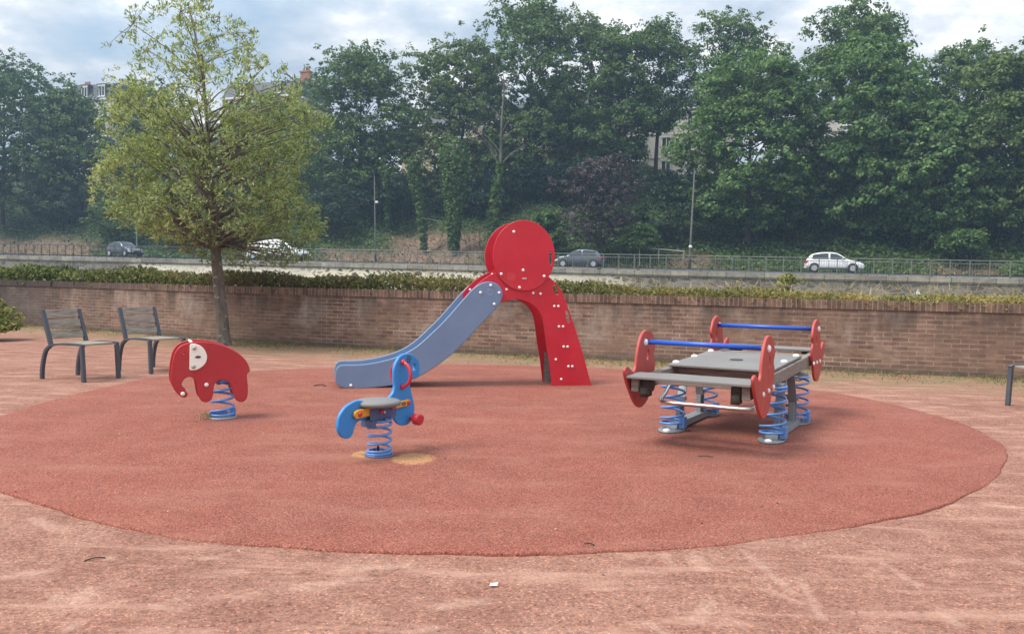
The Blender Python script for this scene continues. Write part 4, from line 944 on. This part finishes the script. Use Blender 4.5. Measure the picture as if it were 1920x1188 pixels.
TREES = [
 ('dark tree filling the far left edge of the photo above the dry bank', 5, 17, 126, 270, 425, A, 30000, 110, dict(csize=.2)),
 ('dark tree at the left edge just in front of the slate mansard house', 125, 19, 178, 160, 425, B, 19000, 75, dict(csize=.2)),
 ('dark green tree seen through the left side of the young tree', 292, 28, 165, 190, 400, A, 15000, 60, {}),
 ('green tree seen behind the right half of the young tree below the brick chimney', 500, 26, 182, 230, 430, B, 17000, 70, {}),
 ('rounded green tree between the young tree and the slide, left of the gap of sky', 672, 22, 98, 212, 455, B, 26000, 90, {}),
 ('green tree whose crown begins right of the sky gap, left of the tallest central tree', 856, 25, 72, 195, 380, MT['leaf_d'], 23000, 84, {}),
 ('tallest tree in the middle of the row, rising above the red slide head', 985, 28, 6, 220, 370, B, 26000, 95, {}),
 ('tree touching the right shoulder of the tallest central tree', 1092, 30, 40, 160, 345, MT['leaf_d'], 16000, 60, {}),
 ('tree with a loose flat top above the purple tree', 1160, 27, 60, 140, 330, B, 13000, 52, {}),
 ('thin topped tree left of the airy pale tree, over the cream house', 1222, 30, 48, 125, 260, B, 10500, 46, dict(airy=True)),
 ('airy tree with sky showing through its round open crown', 1348, 31, 22, 178, 255, B, 11500, 64, dict(airy=True)),
 ('broad maple with big leaf clumps right of the tall lamp post', 1398, 15, 108, 270, 445, Cc, 30000, 95, dict(barkm='bark_red', csize=.13)),
 ('tall tree whose open top rises behind the dark round tree at right', 1588, 27, 8, 165, 240, B, 13000, 60, dict(airy=True)),
 ('dark round headed tree above the white hatchback', 1610, 16, 74, 245, 445, Cc, 32000, 100, dict(csize=.13)),
 ('low tree with drooping clumps right of the dark round tree', 1745, 14, 205, 190, 455, Cc, 19000, 70, {}),
 ('open crowned tree with a gap of sky on its left near the right edge', 1792, 27, 86, 150, 300, B, 13000, 60, dict(airy=True)),
 ('large green tree cut by the right edge of the photo', 1895, 15, 104, 215, 475, MT['leaf_d'], 26000, 90, {}),
]
for i, (lab, px, d, top, wd, bot, mt, n, cl, kw) in enumerate(TREES):
    kw = dict(kw); kw['barkm'] = MT[kw['barkm']] if 'barkm' in kw else None
    big_tree(lab, px, d, top, wd, bot, mt, n=int(n*1.55), seed=i, clumps=int(cl*1.45), **kw)
big_tree('bushy purple brown tree behind the small dark car', 1122, 8.8, 302, 152, 470, MT['leaf_purple'], n=15000, seed=40, clumps=60, leaf=.26, name='purple_tree', trunk_r=.2, group=None)

# understorey and shrubs on the bank
SHR = [(215, 11, 375, 110, 455, B, 'leafy shrub on the bank behind the dark hatchback at left'), (330, 12, 395, 120, 455, MT['leaf_shade'], 'shrub on the bank behind the trunk of the young tree'),
 (620, 14, 340, 150, 470, MT['leaf_shade'], 'shrub on the bank left of the middle lamp post'), (735, 20, 318, 150, 420, MT['leaf_shade'], 'dark shrub on the bank between the middle lamp post and the leaning ivy trunk'),
 (905, 22, 330, 120, 415, MT['leaf_shade'], 'dark undergrowth bush between the two ivy trunks'), (1025, 9.5, 402, 80, 470, B, 'bright green bush just right of the red slide head'),
 (1010, 24, 300, 130, 430, MT['leaf_shade'], 'dark bush behind the red slide head'), (1195, 9.2, 418, 70, 475, B, 'green bush right of the purple tree'),
 (1250, 14, 320, 130, 455, MT['leaf_shade'], 'dark bush left of the tall lamp post'), (1330, 22, 340, 160, 440, MT['leaf_shade'], 'dark bush in the shade behind the tall lamp post'),
 (1510, 20, 345, 170, 440, MT['leaf_shade'], 'dark bush in the shade right of the reddish trunk'), (1665, 20, 350, 170, 450, MT['leaf_shade'], 'dark bush in the shade below the round headed tree'),
 (1800, 10, 430, 110, 475, B, 'low green bush above the railing near the right edge'), (100, 15, 350, 140, 425, MT['leaf_shade'], 'dark bush under the left edge trees'), (430, 20, 360, 160, 440, MT['leaf_shade'], 'dark bush behind the young tree, right of its trunk'),
 (1120, 24, 290, 150, 430, MT['leaf_shade'], 'dark bush behind the purple tree')]
for i, (px, d, top, wd, bot, mt, lab) in enumerate(SHR):
    big_tree(lab, px, d, top, wd, bot, mt, n=8500, seed=60+i, clumps=42, leaf=.30, name='bank_shrub', trunk_r=.12, group='shrubs on the bank', csize=.17)

def ivy_trunk(label, pts, d, r0, r1, ivy_to, n, seed, extra=None):
    rg = np.random.default_rng(seed); X, Y = on_hill(pts[0][0], d); z0 = hillZ(X, Y)-.2; org = np.array([X, Y, z0])
    o = empty('ivy_tree', (X, Y, z0), 0, label, 'tree')
    P = np.array([at(x, y, Y)-org for x, y in pts]); P[0, 2] = -.3; TP = np.array(crom(P, 6, False)); tr = np.linspace(r0, r1, len(TP))
    mb = MB(); mb.tube(TP, tr, 9); mb.build('trunk', MT['bark_pale'], o, True)
    i0, i1 = int(len(TP)*.12), int(len(TP)*ivy_to)
    idx = rg.integers(i0, i1, n); d_ = unit(n, rg); prof = np.interp(idx, [i0, (i0+i1)/2, i1], extra or [.35, .75, .95])
    PP = TP[idx]+d_*np.stack([prof*rg.uniform(.6, 1.2, n)]*3, 1)
    link('ivy', leaf_mesh('ivy', PP, d_+rg.normal(size=(n, 3))*.4+np.array([0, 0, .3]), rg.uniform(.2, .4, n), rg.uniform(.14, .26, n), rg, None, .1), MT['leaf_ivy'], o)
    return o, TP
ivy_trunk('thick ivy covered trunk widening upwards, left of the red slide head', [(851, 462), (851, 430), (852, 380), (850, 330), (850, 270)], 10.5, .32, .25, .95, 6500, 1, [.5, .95, 1.5])
ivy_trunk('thin leaning ivy covered trunk left of the thick ivy trunk', [(797, 440), (790, 400), (780, 350), (775, 300)], 11.5, .25, .18, .98, 2600, 2, [.4, .5, .8])
o, TP = ivy_trunk('slim pale trunk with ivy below and bare forked top above the slide head', [(922, 425), (928, 380), (938, 310), (940, 240), (946, 150)], 11, .24, .05, .55, 2000, 3, [.75, .5, .35])
mb = MB(); rg = np.random.default_rng(77)
for k in range(16):
    i = rg.integers(int(len(TP)*.45), len(TP)-1); b = TP[i]; e = b+np.array([rg.normal()*1.4, -.6+rg.normal()*.5, rg.uniform(1.2, 3.0)]); mb.tube(crom([b, b*.5+e*.5+np.array([0, 0, .3]), e], 3, False), np.linspace(.06, .02, 7), 5, False)
mb.build('branches', MT['bark_pale'], o, True)
ivy_trunk('faint ivy trunk in the shade right of the middle lamp post', [(728, 440), (726, 390), (724, 320)], 17, .2, .15, .98, 1500, 4, [.3, .4, .5])

# ivy and undergrowth over the bank (uncountable)
def bank_cover():
    rg = np.random.default_rng(31); n = 60000; px = rg.uniform(-120, 2040, n); d = 7.8+rg.uniform(0, 1, n)**1.5*30
    XY = [on_hill(a, b) for a, b in zip(px, d)]; X = np.array([p[0] for p in XY]); Y = np.array([p[1] for p in XY])
    Z = np.array([hillZ(a, b) for a, b in XY]); dr = np.array([dryness(a, b) for a, b in XY])
    lump = np.sin(X*1.3)*np.sin(Y*1.7)+.6*np.sin(X*3.1+Y*2.3); keep = rg.uniform(0, 1, n) > dr*1.05
    X, Y, Z, lump = X[keep], Y[keep], Z[keep], lump[keep]; n = len(X)
    P = np.stack([X, Y, Z+.05+np.clip(.28+.22*lump, 0, .8)*rg.uniform(0, 1, n)], 1); Nn = rg.normal(size=(n, 3))*.55+np.array([0, -.45, .8]); s_ = rg.uniform(.18, .42, n)
    tag(link('ground_cover', leaf_mesh('ground_cover', P, Nn, s_, s_*.65, rg, None, .1), MT['leaf_ivy']), 'ivy and undergrowth covering the bank behind the road', 'ivy', kind='stuff')
    n = 9000; px = rg.uniform(-120, 2040, n); d = 7.4+rg.uniform(0, 1, n)**1.3*11; XY = [on_hill(a, b) for a, b in zip(px, d)]
    dr = np.array([dryness(a, b) for a, b in XY]); keep = rg.uniform(0, 1, n) < dr*.9+.03; XY = [p for p, k in zip(XY, keep) if k]; n = len(XY)
    P = np.array([(a, b, hillZ(a, b)+.14) for a, b in XY]); T = rg.normal(size=(n, 3))*.45+np.array([0, 0, 1.])
    tag(link('dry_grass', leaf_mesh('dry_grass', P, rg.normal(size=(n, 3))+np.array([0, -1, 0]), rg.uniform(.25, .7, n), rg.uniform(.05, .14, n), rg, T), MT['straw_dark']), 'dry brown grass on the bank behind the road', 'grass', kind='stuff')
MT['straw_dark'] = leafmat('straw_dark', (.10, .065, .038), (.22, .14, .085), (.36, .25, .15), .5, .2)
bank_cover()

# hand rail on the bank steps
X, Y = on_hill(1238, 8.6); z = hillZ(X, Y); o = empty('hand_rail', (X, Y, z), 0, 'pale sloping hand rail on the bank left of the tall lamp post', 'hand rail')
k = Y/FPX; mb = MB(); mb.tube([(-1.9, .6, at(1200, 463, Y)[2]-z), (1.9, .0, at(1278, 471, Y)[2]-z)], .05, 6); mb.build('rail', MT['rail_pale'] if 'rail_pale' in MT else paint('rail_pale', (.38, .36, .30), .7), o)
for x, y in ((1.88, 471), (-.2, 467), (-1.85, 463)): 
    mb = MB(); mb.tube([(x, .3, -.3), (x, .3-x*.15, at(1238, y, Y)[2]-z)], .045, 6); mb.build('post', paint('rail_pale', (.38, .36, .30), .7), o)
X, Y = on_hill(840, 11.5); z = hillZ(X, Y); o = empty('hand_rail', (X, Y, z), 0, 'thin pale pole rail sloping down behind the thick ivy trunk', 'hand rail')
mb = MB(); mb.tube([at(795, 409, Y)-np.array([X, Y, z]), at(906, 428, Y)-np.array([X, Y, z])], .03, 6); mb.build('rail', paint('rail_old', (.22, .20, .16), .8), o)
for x, y in ((800, 410), (850, 418.5), (900, 427)):
    q = at(x, y, Y)-np.array([X, Y, z]); mb = MB(); mb.tube([(q[0], q[1], -.6), tuple(q)], .03, 5); mb.build('post', MT['bark'], o)

# lamp posts
MT['post'] = paint('lamp_post_grey', (.075, .072, .066), .6, .1, .3)
MT['post_green'] = paint('lamp_post_green', (.09, .16, .13), .5, .1, .3)
def lamp(label, px, v, ytop, mat, lean, dot=None, r=.07):
    k = (px-960)/FPX; X = k*(69.3+v)/(1+SL*k); Y = 69.3+v-SL*X; z = roadZ(X)-.1; h = at(px, ytop, Y)[2]-z
    o = empty('lamp_post', (X, Y, z), 0, label, 'lamp post', 'lamp posts along the road'); o.rotation_euler = (0, lean, 0)
    mb = MB(); mb.tube([(0, 0, 0), (0, 0, h*.15), (0, 0, h*.16), (0, 0, h)], [r*1.35, r*1.25, r, r*.6], 10); mb.build('pole', mat, o, True)
    mb = MB(); mb.lathe([(.16, 0), (.16, .04), (.10, .07)], 12); mb.build('base', mat, o)
    mb = MB(); mb.lathe([(r*.75, 0), (r*.75, .10), (.01, .13)], 8, Matrix.Translation((0, 0, h))); mb.build('cap', mat, o)
    if dot: mb = MB(); mb.lathe([(.10, -.09), (.13, 0), (.10, .09)], 10, Matrix.Translation((dot[0], -.05, dot[1]*h))); mb.build('fitting', MT['white'], o)
    return o
lamp('tall grey lamp post right of the purple tree, leaning slightly right', 1290, -3.0, 318, MT['post'], math.radians(1.6), (.0, .235), .085)
lamp('slim pale lamp post with a small white fitting, right of the young tree', 703, -3.0, 330, MT['post'], math.radians(-1.4), (.17, .70), .06)
lamp('dark green lamp post behind the dark hatchback at left', 257, 3.2+3, 330, MT['post_green'], math.radians(-1.6), None, .075)

# ------------------------------------------------------------------ vehicles
MT['glass'] = Mat('car_glass', .05, .8).color((.022, .028, .034)).m
MT['tyre'] = paint('tyre', (.018, .018, .018), .8, .1, .2)
MT['rim'] = paint('rim', (.55, .56, .58), .3, .05, .1, metal=.6)
MT['lamp_clear'] = paint('lamp_clear', (.75, .76, .78), .12, .02, .02)
MT['lamp_red'] = paint('lamp_red', (.50, .02, .02), .2, .02, .02)
MT['trim'] = paint('dark_trim', (.03, .03, .032), .5, .05, .1)
def carpaint(name, c, metal):
    m = Mat(name, .28, .5); m.color(c); m.b.inputs['Metallic'].default_value = metal; m.b.inputs['Coat Weight'].default_value = .8; m.b.inputs['Coat Roughness'].default_value = .06; return m.m
HATCH = [(0, .40, .70, .74), (.025, .30, .86, .92), (.09, .22, .93, 1.30), (.17, .2, .94, 1.42), (.30, .2, .94, 1.49), (.42, .2, .93, 1.50), (.53, .2, .92, 1.46), (.62, .2, .91, 1.26), (.705, .2, .90, .96), (.80, .2, .86, .90), (.90, .2, .78, .81), (.97, .22, .66, .69), (1, .32, .52, .56)]
SUV = [(0, .42, .76, .80), (.02, .30, .92, .98), (.08, .24, .97, 1.36), (.15, .22, .98, 1.47), (.30, .22, .97, 1.55), (.45, .22, .96, 1.56), (.56, .22, .95, 1.50), (.64, .22, .95, 1.30), (.71, .22, .95, 1.02), (.82, .22, .92, .96), (.92, .22, .84, .88), (.975, .24, .70, .74), (1, .34, .54, .58)]
VAN = [(0, .40, .95, 1.84), (.015, .28, 1.0, 1.93), (.05, .24, 1.0, 1.97), (.25, .22, 1.0, 1.98), (.50, .22, 1.0, 1.98), (.64, .22, 1.0, 1.94), (.72, .22, 1.0, 1.74), (.80, .22, 1.0, 1.36), (.855, .22, .99, 1.08), (.91, .22, .92, .97), (.965, .24, .80, .84), (.99, .28, .64, .68), (1, .38, .52, .56)]
def car(name, label, cat, X, Y, z, heading, paintm, Ln, Wd, st, hs, wheels, glass, rear, tow=False):
    o = empty(name, (X, Y, z), heading, label, cat)
    f = [s[0] for s in st]; xs = np.array(f)*Ln-Ln/2
    bot = np.array([s[1] for s in st]); belt = np.array([s[2] for s in st])*hs; roof = np.array([s[3] for s in st])*hs
    end = np.interp(f, [0, .05, .2, .8, .94, 1], [.86, .95, 1, 1, .95, .80]); hw = Wd/2*end
    rw = np.where(roof-belt > .12, hw*(1-.24*np.clip((roof-belt)/.55, 0, 1)), hw*.88)
    V = []; n = len(xs)
    for i in range(n):
        h = [(hw[i]*.90, bot[i]), (hw[i]*.985, bot[i]+(belt[i]-bot[i])*.25), (hw[i], bot[i]+(belt[i]-bot[i])*.6), (hw[i]*.965, belt[i]), (rw[i], roof[i]-.03*hs), (rw[i]*.82, roof[i]), (0, roof[i]+.015)]
        V += [(xs[i], y, zz) for y, zz in h]+[(xs[i], -y, zz) for y, zz in h[:-1][::-1]]
    k = 13; fc = [(i*k+j, i*k+j+1, (i+1)*k+j+1, (i+1)*k+j) for i in range(n-1) for j in range(k-1)]+[(i*k+k-1, i*k, (i+1)*k, (i+1)*k+k-1) for i in range(n-1)]
    fc += [tuple(range(k)), tuple(range((n-1)*k, n*k))]
    mb = MB(); mb.add(V, fc); b = mb.build('body', paintm, o, True); s_ = b.modifiers.new('sub', 'SUBSURF'); s_.levels = s_.render_levels = 2
    I = lambda arr, x: float(np.interp(x, xs, arr))
    def side(x, zz): 
        t = np.clip((zz-I(belt, x))/max(.05, I(roof, x)-.03-I(belt, x)), 0, 1); return (1-t)*I(hw, x)*.965+t*I(rw, x)
    for sg in (-1, 1):
        for x0, x1 in glass:
            mb = MB(); x0, x1 = x0*Ln-Ln/2, x1*Ln-Ln/2; N_ = 10; vv = []
            for i in range(N_+1):
                x = x0+(x1-x0)*i/N_; zb = I(belt, x)+.04; zt = max(zb+.004, I(roof, x)-.10*hs)
                vv += [(x, sg*(side(x, zb)+.012), zb), (x, sg*(side(x, zt)+.012), zt)]
            mb.add(vv, [(2*i, 2*i+1, 2*i+3, 2*i+2) for i in range(N_)]); mb.build('window', MT['glass'], o)
    def screen(fa, fb, nm):
        mb = MB(); vv = []; N_ = 6
        for i in range(N_+1):
            x = (fa+(fb-fa)*i/N_)*Ln-Ln/2; w_ = I(rw, x)*.80; zz = I(roof, x)+.022
            vv += [(x, -w_, zz-.01), (x, 0, zz+.012), (x, w_, zz-.01)]
        mb.add(vv, [(3*i+j, 3*i+j+1, 3*i+j+4, 3*i+j+3) for i in range(N_) for j in (0, 1)]); mb.build(nm, MT['glass'], o)
    screen(*rear['front'], 'windscreen')
    if 'back' in rear: screen(*rear['back'], 'rear_window')
    R = .31*hs**.5
    wme = MB(); wme.lathe([(R*.62, -.09), (R*.95, -.10), (R, -.06), (R, .06), (R*.95, .10), (R*.62, .09)], 24, Matrix.Rotation(math.pi/2, 4, 'X')); tm = wme.mesh('tyre'); tm.materials.append(MT['tyre'])
    rme = MB()
    rme.lathe([(R*.14, -.07), (R*.14, .07)], 10, Matrix.Rotation(math.pi/2, 4, 'X'))
    rme.lathe([(R*.58, -.085), (R*.66, -.085), (R*.66, .085), (R*.58, .085)], 24, Matrix.Rotation(math.pi/2, 4, 'X'))
    for j in range(5): rme.box(-R*.085, R*.085, -.075, .075, 0, R*.6, Matrix.Rotation(j*2*math.pi/5, 4, 'Y'))
    rm = rme.mesh('rim'); rm.materials.append(MT['rim'])
    ame = MB(); M0 = Matrix.Rotation(math.pi/2, 4, 'X'); ame.lathe([(R*1.17, -.02), (R*1.17, .012), (R*1.02, .012)], 24, M0); am = ame.mesh('wheel_arch'); am.materials.append(MT['trim'])
    for fx in wheels:
        for sg in (-1, 1):
            x = fx*Ln-Ln/2; yw = I(hw, x)
            a = link('wheel_arch', am, None, o); a.location = (x, sg*(yw-.004), R+.015)
            t = link('wheel', tm, None, o, True); t.location = (x, sg*(yw-.075), R); r = link('rim', rm, None, t); r.location = (0, sg*.012, 0)
    for sg in (-1, 1):
        x = .955*Ln-Ln/2; mb = MB(); zz = I(belt, x)-.10*hs
        mb.add([(x-.18, sg*(I(hw, x-.18)+.006), zz+.05), (x+.10, sg*(I(hw, x+.10)*.99+.004), zz-.03), (x+.10, sg*(I(hw, x+.10)*.99+.004), zz-.13), (x-.14, sg*(I(hw, x-.14)+.006), zz-.05)], [(0, 1, 2, 3)]); 
        mb.add([(x+.10, sg*(I(hw, x+.10)*.99+.004), zz-.03), (Ln/2-.01, sg*I(hw, Ln/2)*.6, zz-.03), (Ln/2+.005, sg*I(hw, Ln/2)*.62, zz-.13), (x+.10, sg*(I(hw, x+.10)*.99+.004), zz-.13)], [(0, 1, 2, 3)]); mb.build('headlight', MT['lamp_clear'], o)
        x = .03*Ln-Ln/2; zz = I(belt, x)
        mb = MB(); mb.box(-Ln/2-.006, x+.14, min(sg*(I(hw, x)-.20), sg*(I(hw, x)+.004)), max(sg*(I(hw, x)-.20), sg*(I(hw, x)+.004)), zz-.20*hs, zz-.03); mb.build('tail_light', MT['lamp_red'], o, bevel=.02)
        x = (rear['front'][1]-.075)*Ln-Ln/2; mb = MB(); yy = sg*(I(hw, x)+.08); mb.box(x-.06, x+.05, min(yy, yy+sg*.08), max(yy, yy+sg*.08), I(belt, x)+.02, I(belt, x)+.15); mb.box(x-.02, x+.02, min(sg*I(hw, x)*.94, yy), max(sg*I(hw, x)*.94, yy), I(belt, x)+.03, I(belt, x)+.07); mb.build('mirror', paintm, o, bevel=.02)
        xa, xb = wheels[0]*Ln-Ln/2+R*1.2, wheels[1]*Ln-Ln/2-R*1.2; mb = MB(); yy = sg*(Wd/2*.975); mb.box(xa, xb, min(yy, yy-sg*.03), max(yy, yy-sg*.03)+.0, .21, .30); mb.build('sill', MT['trim'], o)
        for fx in rear.get('seams', ()):
            x = fx*Ln-Ln/2; mb = MB(); mb.tube([(x, sg*(I(hw, x)*.985+.004), .34), (x, sg*(I(hw, x)+.004), .62), (x, sg*(I(hw, x)*.965+.006), I(belt, x)+.02)], .009, 4, False); mb.build('door_seam', MT['trim'], o)
    mb = MB(); mb.box(Ln/2-.06, Ln/2+.012, -Wd*.30, Wd*.30, .30, .42); mb.box(Ln/2-.03, Ln/2+.02, -.26, .26, .44, .52); mb.build('grille', MT['trim'], o, bevel=.01)
    mb = MB(); mb.box(-Ln/2-.016, -Ln/2+.01, -.26, .26, .55*hs, .66*hs); mb.build('number_plate', MT['white'], o)
    mb = MB(); mb.box(-Ln/2-.02, -Ln/2+.2, -Wd*.40, Wd*.40, .28, .42); mb.build('rear_bumper', MT['trim'] if tow else paintm, o, bevel=.03)
    return o
RH = math.atan2(-SL, 1)
def road_at(px, v): k = (px-960)/FPX; X = k*(69.3+v)/(1+SL*k); return X, 69.3+v-SL*X
P5 = [(.13, .395), (.425, .69)]
X, Y = road_at(1561, 0); car('hatchback', 'white hatchback driving right behind the green grey railing', 'car', X, Y, roadZ(X)+.01, RH, carpaint('paint_white', (.78, .79, .80), 0), 4.05, 1.76, HATCH, .97, (.165, .80), P5, dict(front=(.54, .70), back=(.03, .10), seams=(.40, .70)))
X, Y = road_at(1085, 3.6); car('small_suv', 'dark grey compact car driving left, seen from its left side beside the slide head', 'car', X, Y, roadZ(X)+.01, RH+math.pi, carpaint('paint_grey', (.10, .115, .14), .35), 4.05, 1.78, SUV, .97, (.165, .80), P5, dict(front=(.56, .705), back=(.025, .09), seams=(.40, .70)))
X, Y = road_at(234, 0); car('hatchback', 'dark grey hatchback turned slightly towards the viewer on the far left road', 'car', X, Y, roadZ(X)+.01, RH-math.radians(13), carpaint('paint_slate', (.075, .09, .105), .35), 3.75, 1.68, HATCH, .95, (.165, .80), P5, dict(front=(.54, .70), back=(.03, .10), seams=(.40, .70)))
X, Y = road_at(521, 0); car('van', 'white van partly hidden behind the leaves of the young tree', 'van', X, Y, roadZ(X)+.01, RH-math.radians(8), carpaint('paint_van', (.80, .80, .80), 0), 6.1, 1.95, VAN, .93, (.16, .83), [(.67, .845)], dict(front=(.665, .85), seams=(.64, .45)))

# ------------------------------------------------------------------ houses at the top of the hill
def stonemat(name, a, b):
    m = Mat(name, .9, .2); br = m.n('ShaderNodeTexBrick'); m.l(m.map(m.tc(), rot=(math.pi/2, 0, 0)), br.inputs['Vector']); br.inputs['Scale'].default_value = 1; br.inputs['Brick Width'].default_value = .55; br.inputs['Row Height'].default_value = .3; br.inputs['Mortar Size'].default_value = .012
    br.inputs['Color1'].default_value = (*a, 1); br.inputs['Color2'].default_value = (*b, 1); br.inputs['Mortar'].default_value = (*[x*.7 for x in a], 1)
    m.color(m.mix(.6, br.outputs['Color'], m.ramp(m.noise(.7, 6, .65), [(.3, (.7, .7, .68)), (.7, (1.15, 1.12, 1.08))]), 'MULTIPLY')); return m.m
MT['cream_stone'] = stonemat('cream_stone', (.55, .47, .33), (.62, .54, .40)); MT['pale_render'] = stonemat('pale_render', (.66, .64, .60), (.70, .68, .64)); MT['buff'] = stonemat('buff_stone', (.50, .42, .31), (.56, .47, .36))
m = Mat('slate', .6, .4); br = m.n('ShaderNodeTexBrick'); m.l(m.map(m.tc(), rot=(math.pi/2, 0, 0)), br.inputs['Vector']); br.inputs['Scale'].default_value = 1; br.inputs['Brick Width'].default_value = .3; br.inputs['Row Height'].default_value = .2; br.inputs['Mortar Size'].default_value = .01
br.inputs['Color1'].default_value = (.06, .065, .085, 1); br.inputs['Color2'].default_value = (.085, .09, .115, 1); br.inputs['Mortar'].default_value = (.03, .03, .04, 1); m.color(br.outputs['Color']); MT['slate'] = m.m
MT['brick_red'] = stonemat('chimney_brick', (.34, .16, .10), (.40, .20, .13)); MT['frame'] = paint('white_frame', (.75, .75, .73), .5, .05, .1); MT['pane'] = Mat('window_pane', .06, .6).color((.03, .036, .045)).m
def house(label, px, d, width, eave_y, roof_y, wall, floors, cols, dormers=0, chim=()):
    X, Y = on_hill(px, d); z0 = hillZ(X, Y)-.4; he = at(px, eave_y, Y)[2]-z0; hr = at(px, roof_y, Y)[2]-z0
    o = empty('house', (X, Y, z0), RH, label, 'house', 'houses on the hill behind the trees'); w = width/2; D = 10.0
    mb = MB(); mb.box(-w, w, 0, D, 0, he); mb.build('wall', wall, o)
    mb = MB(); mb.box(-w-.15, w+.15, -.25, D+.2, he, he+.28); mb.build('cornice', MT['frame'], o)
    for fl in range(1, floors):
        mb = MB(); z = he*fl/floors-.2; mb.box(-w-.03, w+.03, -.07, -.003, z, z+.16); mb.build('string_course', wall, o)
    i = 1.0; mb = MB(); zb = he+.28
    zr = hr; zm = zb+(zr-zb)*.82
    mb.add([(-w, -.05, zb), (w, -.05, zb), (w, D, zb), (-w, D, zb), (-w+.15, i, zm), (w-.15, i, zm), (w-.15, D-i, zm), (-w+.15, D-i, zm), (-w+.6, D/2, zr), (w-.6, D/2, zr)], [(0, 1, 5, 4), (1, 2, 6, 5), (2, 3, 7, 6), (3, 0, 4, 7), (4, 5, 9, 8), (6, 7, 8, 9), (5, 6, 9), (7, 4, 8)])
    rf = mb.build('roof', MT['slate'], o)
    def window(x, z, ww, wh, y, par=o):
        fr = MB(); t = .09
        for a in ((-ww/2, -ww/2+t, 0, wh), (ww/2-t, ww/2, 0, wh), (-t/2, t/2, t, wh-t), (-ww/2+t, ww/2-t, 0, t), (-ww/2+t, ww/2-t, wh-t, wh)): fr.box(x+a[0], x+a[1], y-.05, y+.04, z+a[2], z+a[3])
        f_ = fr.build('window', MT['frame'], par)
        pn = MB(); pn.box(x-ww/2+t, x+ww/2-t, y-.012, y+.02, z+t, z+wh-t); pn.build('pane', MT['pane'], f_)
        sl = MB(); sl.box(x-ww/2-.12, x+ww/2+.12, y-.16, y-.052, z-.12, z-.003); sl.build('sill', MT['frame'], f_)
        lt = MB(); lt.box(x-ww/2-.15, x+ww/2+.15, y-.09, y-.052, z+wh+.003, z+wh+.22); lt.build('lintel', MT['frame'], f_)
    fh = he/floors
    for fl in range(floors):
        for c in range(cols): window(-w+(c+.5)*width/cols, fl*fh+fh*.27, 1.15, fh*.55, -.03)
    for k in range(dormers):
        x = -w+(k+.5)*width/dormers; mb = MB(); mb.box(x-.75, x+.75, .15, 2.2, zb+.2, zb+(zm-zb)*.86); mb.box(x-.9, x+.9, 0, 2.4, zb+(zm-zb)*.86+.002, zb+(zm-zb)*.86+.14); mb.build('dormer', MT['slate'], o)
        window(x, zb+.35, 1.1, (zm-zb)*.62, .12)
    for x, hh in chim:
        mb = MB(); mb.box(x-.75, x+.75, D/2-.4, D/2+.4, zr-1.2, zr+hh); mb.box(x-.85, x+.85, D/2-.5, D/2+.5, zr+hh+.001, zr+hh+.18)
        for q in (-.4, 0, .4): mb.lathe([(.14, 0), (.12, .45)], 8, Matrix.Translation((x+q, D/2, zr+hh+.18)))
        mb.build('chimney', MT['brick_red'], rf)
house('tall pale house with dark slate mansard and dormers, seen over the left trees', 158, 40, 10, 190, 150, MT['pale_render'], 4, 4, 3, ((-4.2, .4),))
house('house behind the young tree with a tall brick chimney at its right end', 482, 40, 12, 184, 146, MT['buff'], 4, 4, 2, ((4.6, 1.6),))
house('cream stone house glimpsed through the trees above the slide', 860, 40, 17, 235, 190, MT['cream_stone'], 3, 5, 3)
house('cream stone house glimpsed behind the purple tree', 1090, 40, 15, 215, 172, MT['cream_stone'], 3, 5, 4)
house('pale house with a white framed window visible left of the broad maple', 1265, 40, 12, 205, 168, MT['pale_render'], 3, 4, 0)
house('pale house mostly hidden behind the dark round headed tree', 1600, 40, 17, 215, 175, MT['pale_render'], 3, 6, 3)

# ------------------------------------------------------------------ air
hz = MB(); hz.box(-235, 175, -8, 330, -3.2, 52)
m = bpy.data.materials.new('haze'); m.use_nodes = True; m.node_tree.nodes.clear(); pv = m.node_tree.nodes.new('ShaderNodeVolumePrincipled'); ou = m.node_tree.nodes.new('ShaderNodeOutputMaterial')
pv.inputs['Color'].default_value = (.50, .70, .93, 1); pv.inputs['Density'].default_value = .0010; pv.inputs['Anisotropy'].default_value = .2
m.node_tree.links.new(pv.outputs[0], ou.inputs['Volume'])
tag(hz.build('haze', m), 'thin bluish haze over the far hillside', 'haze', kind='stuff')
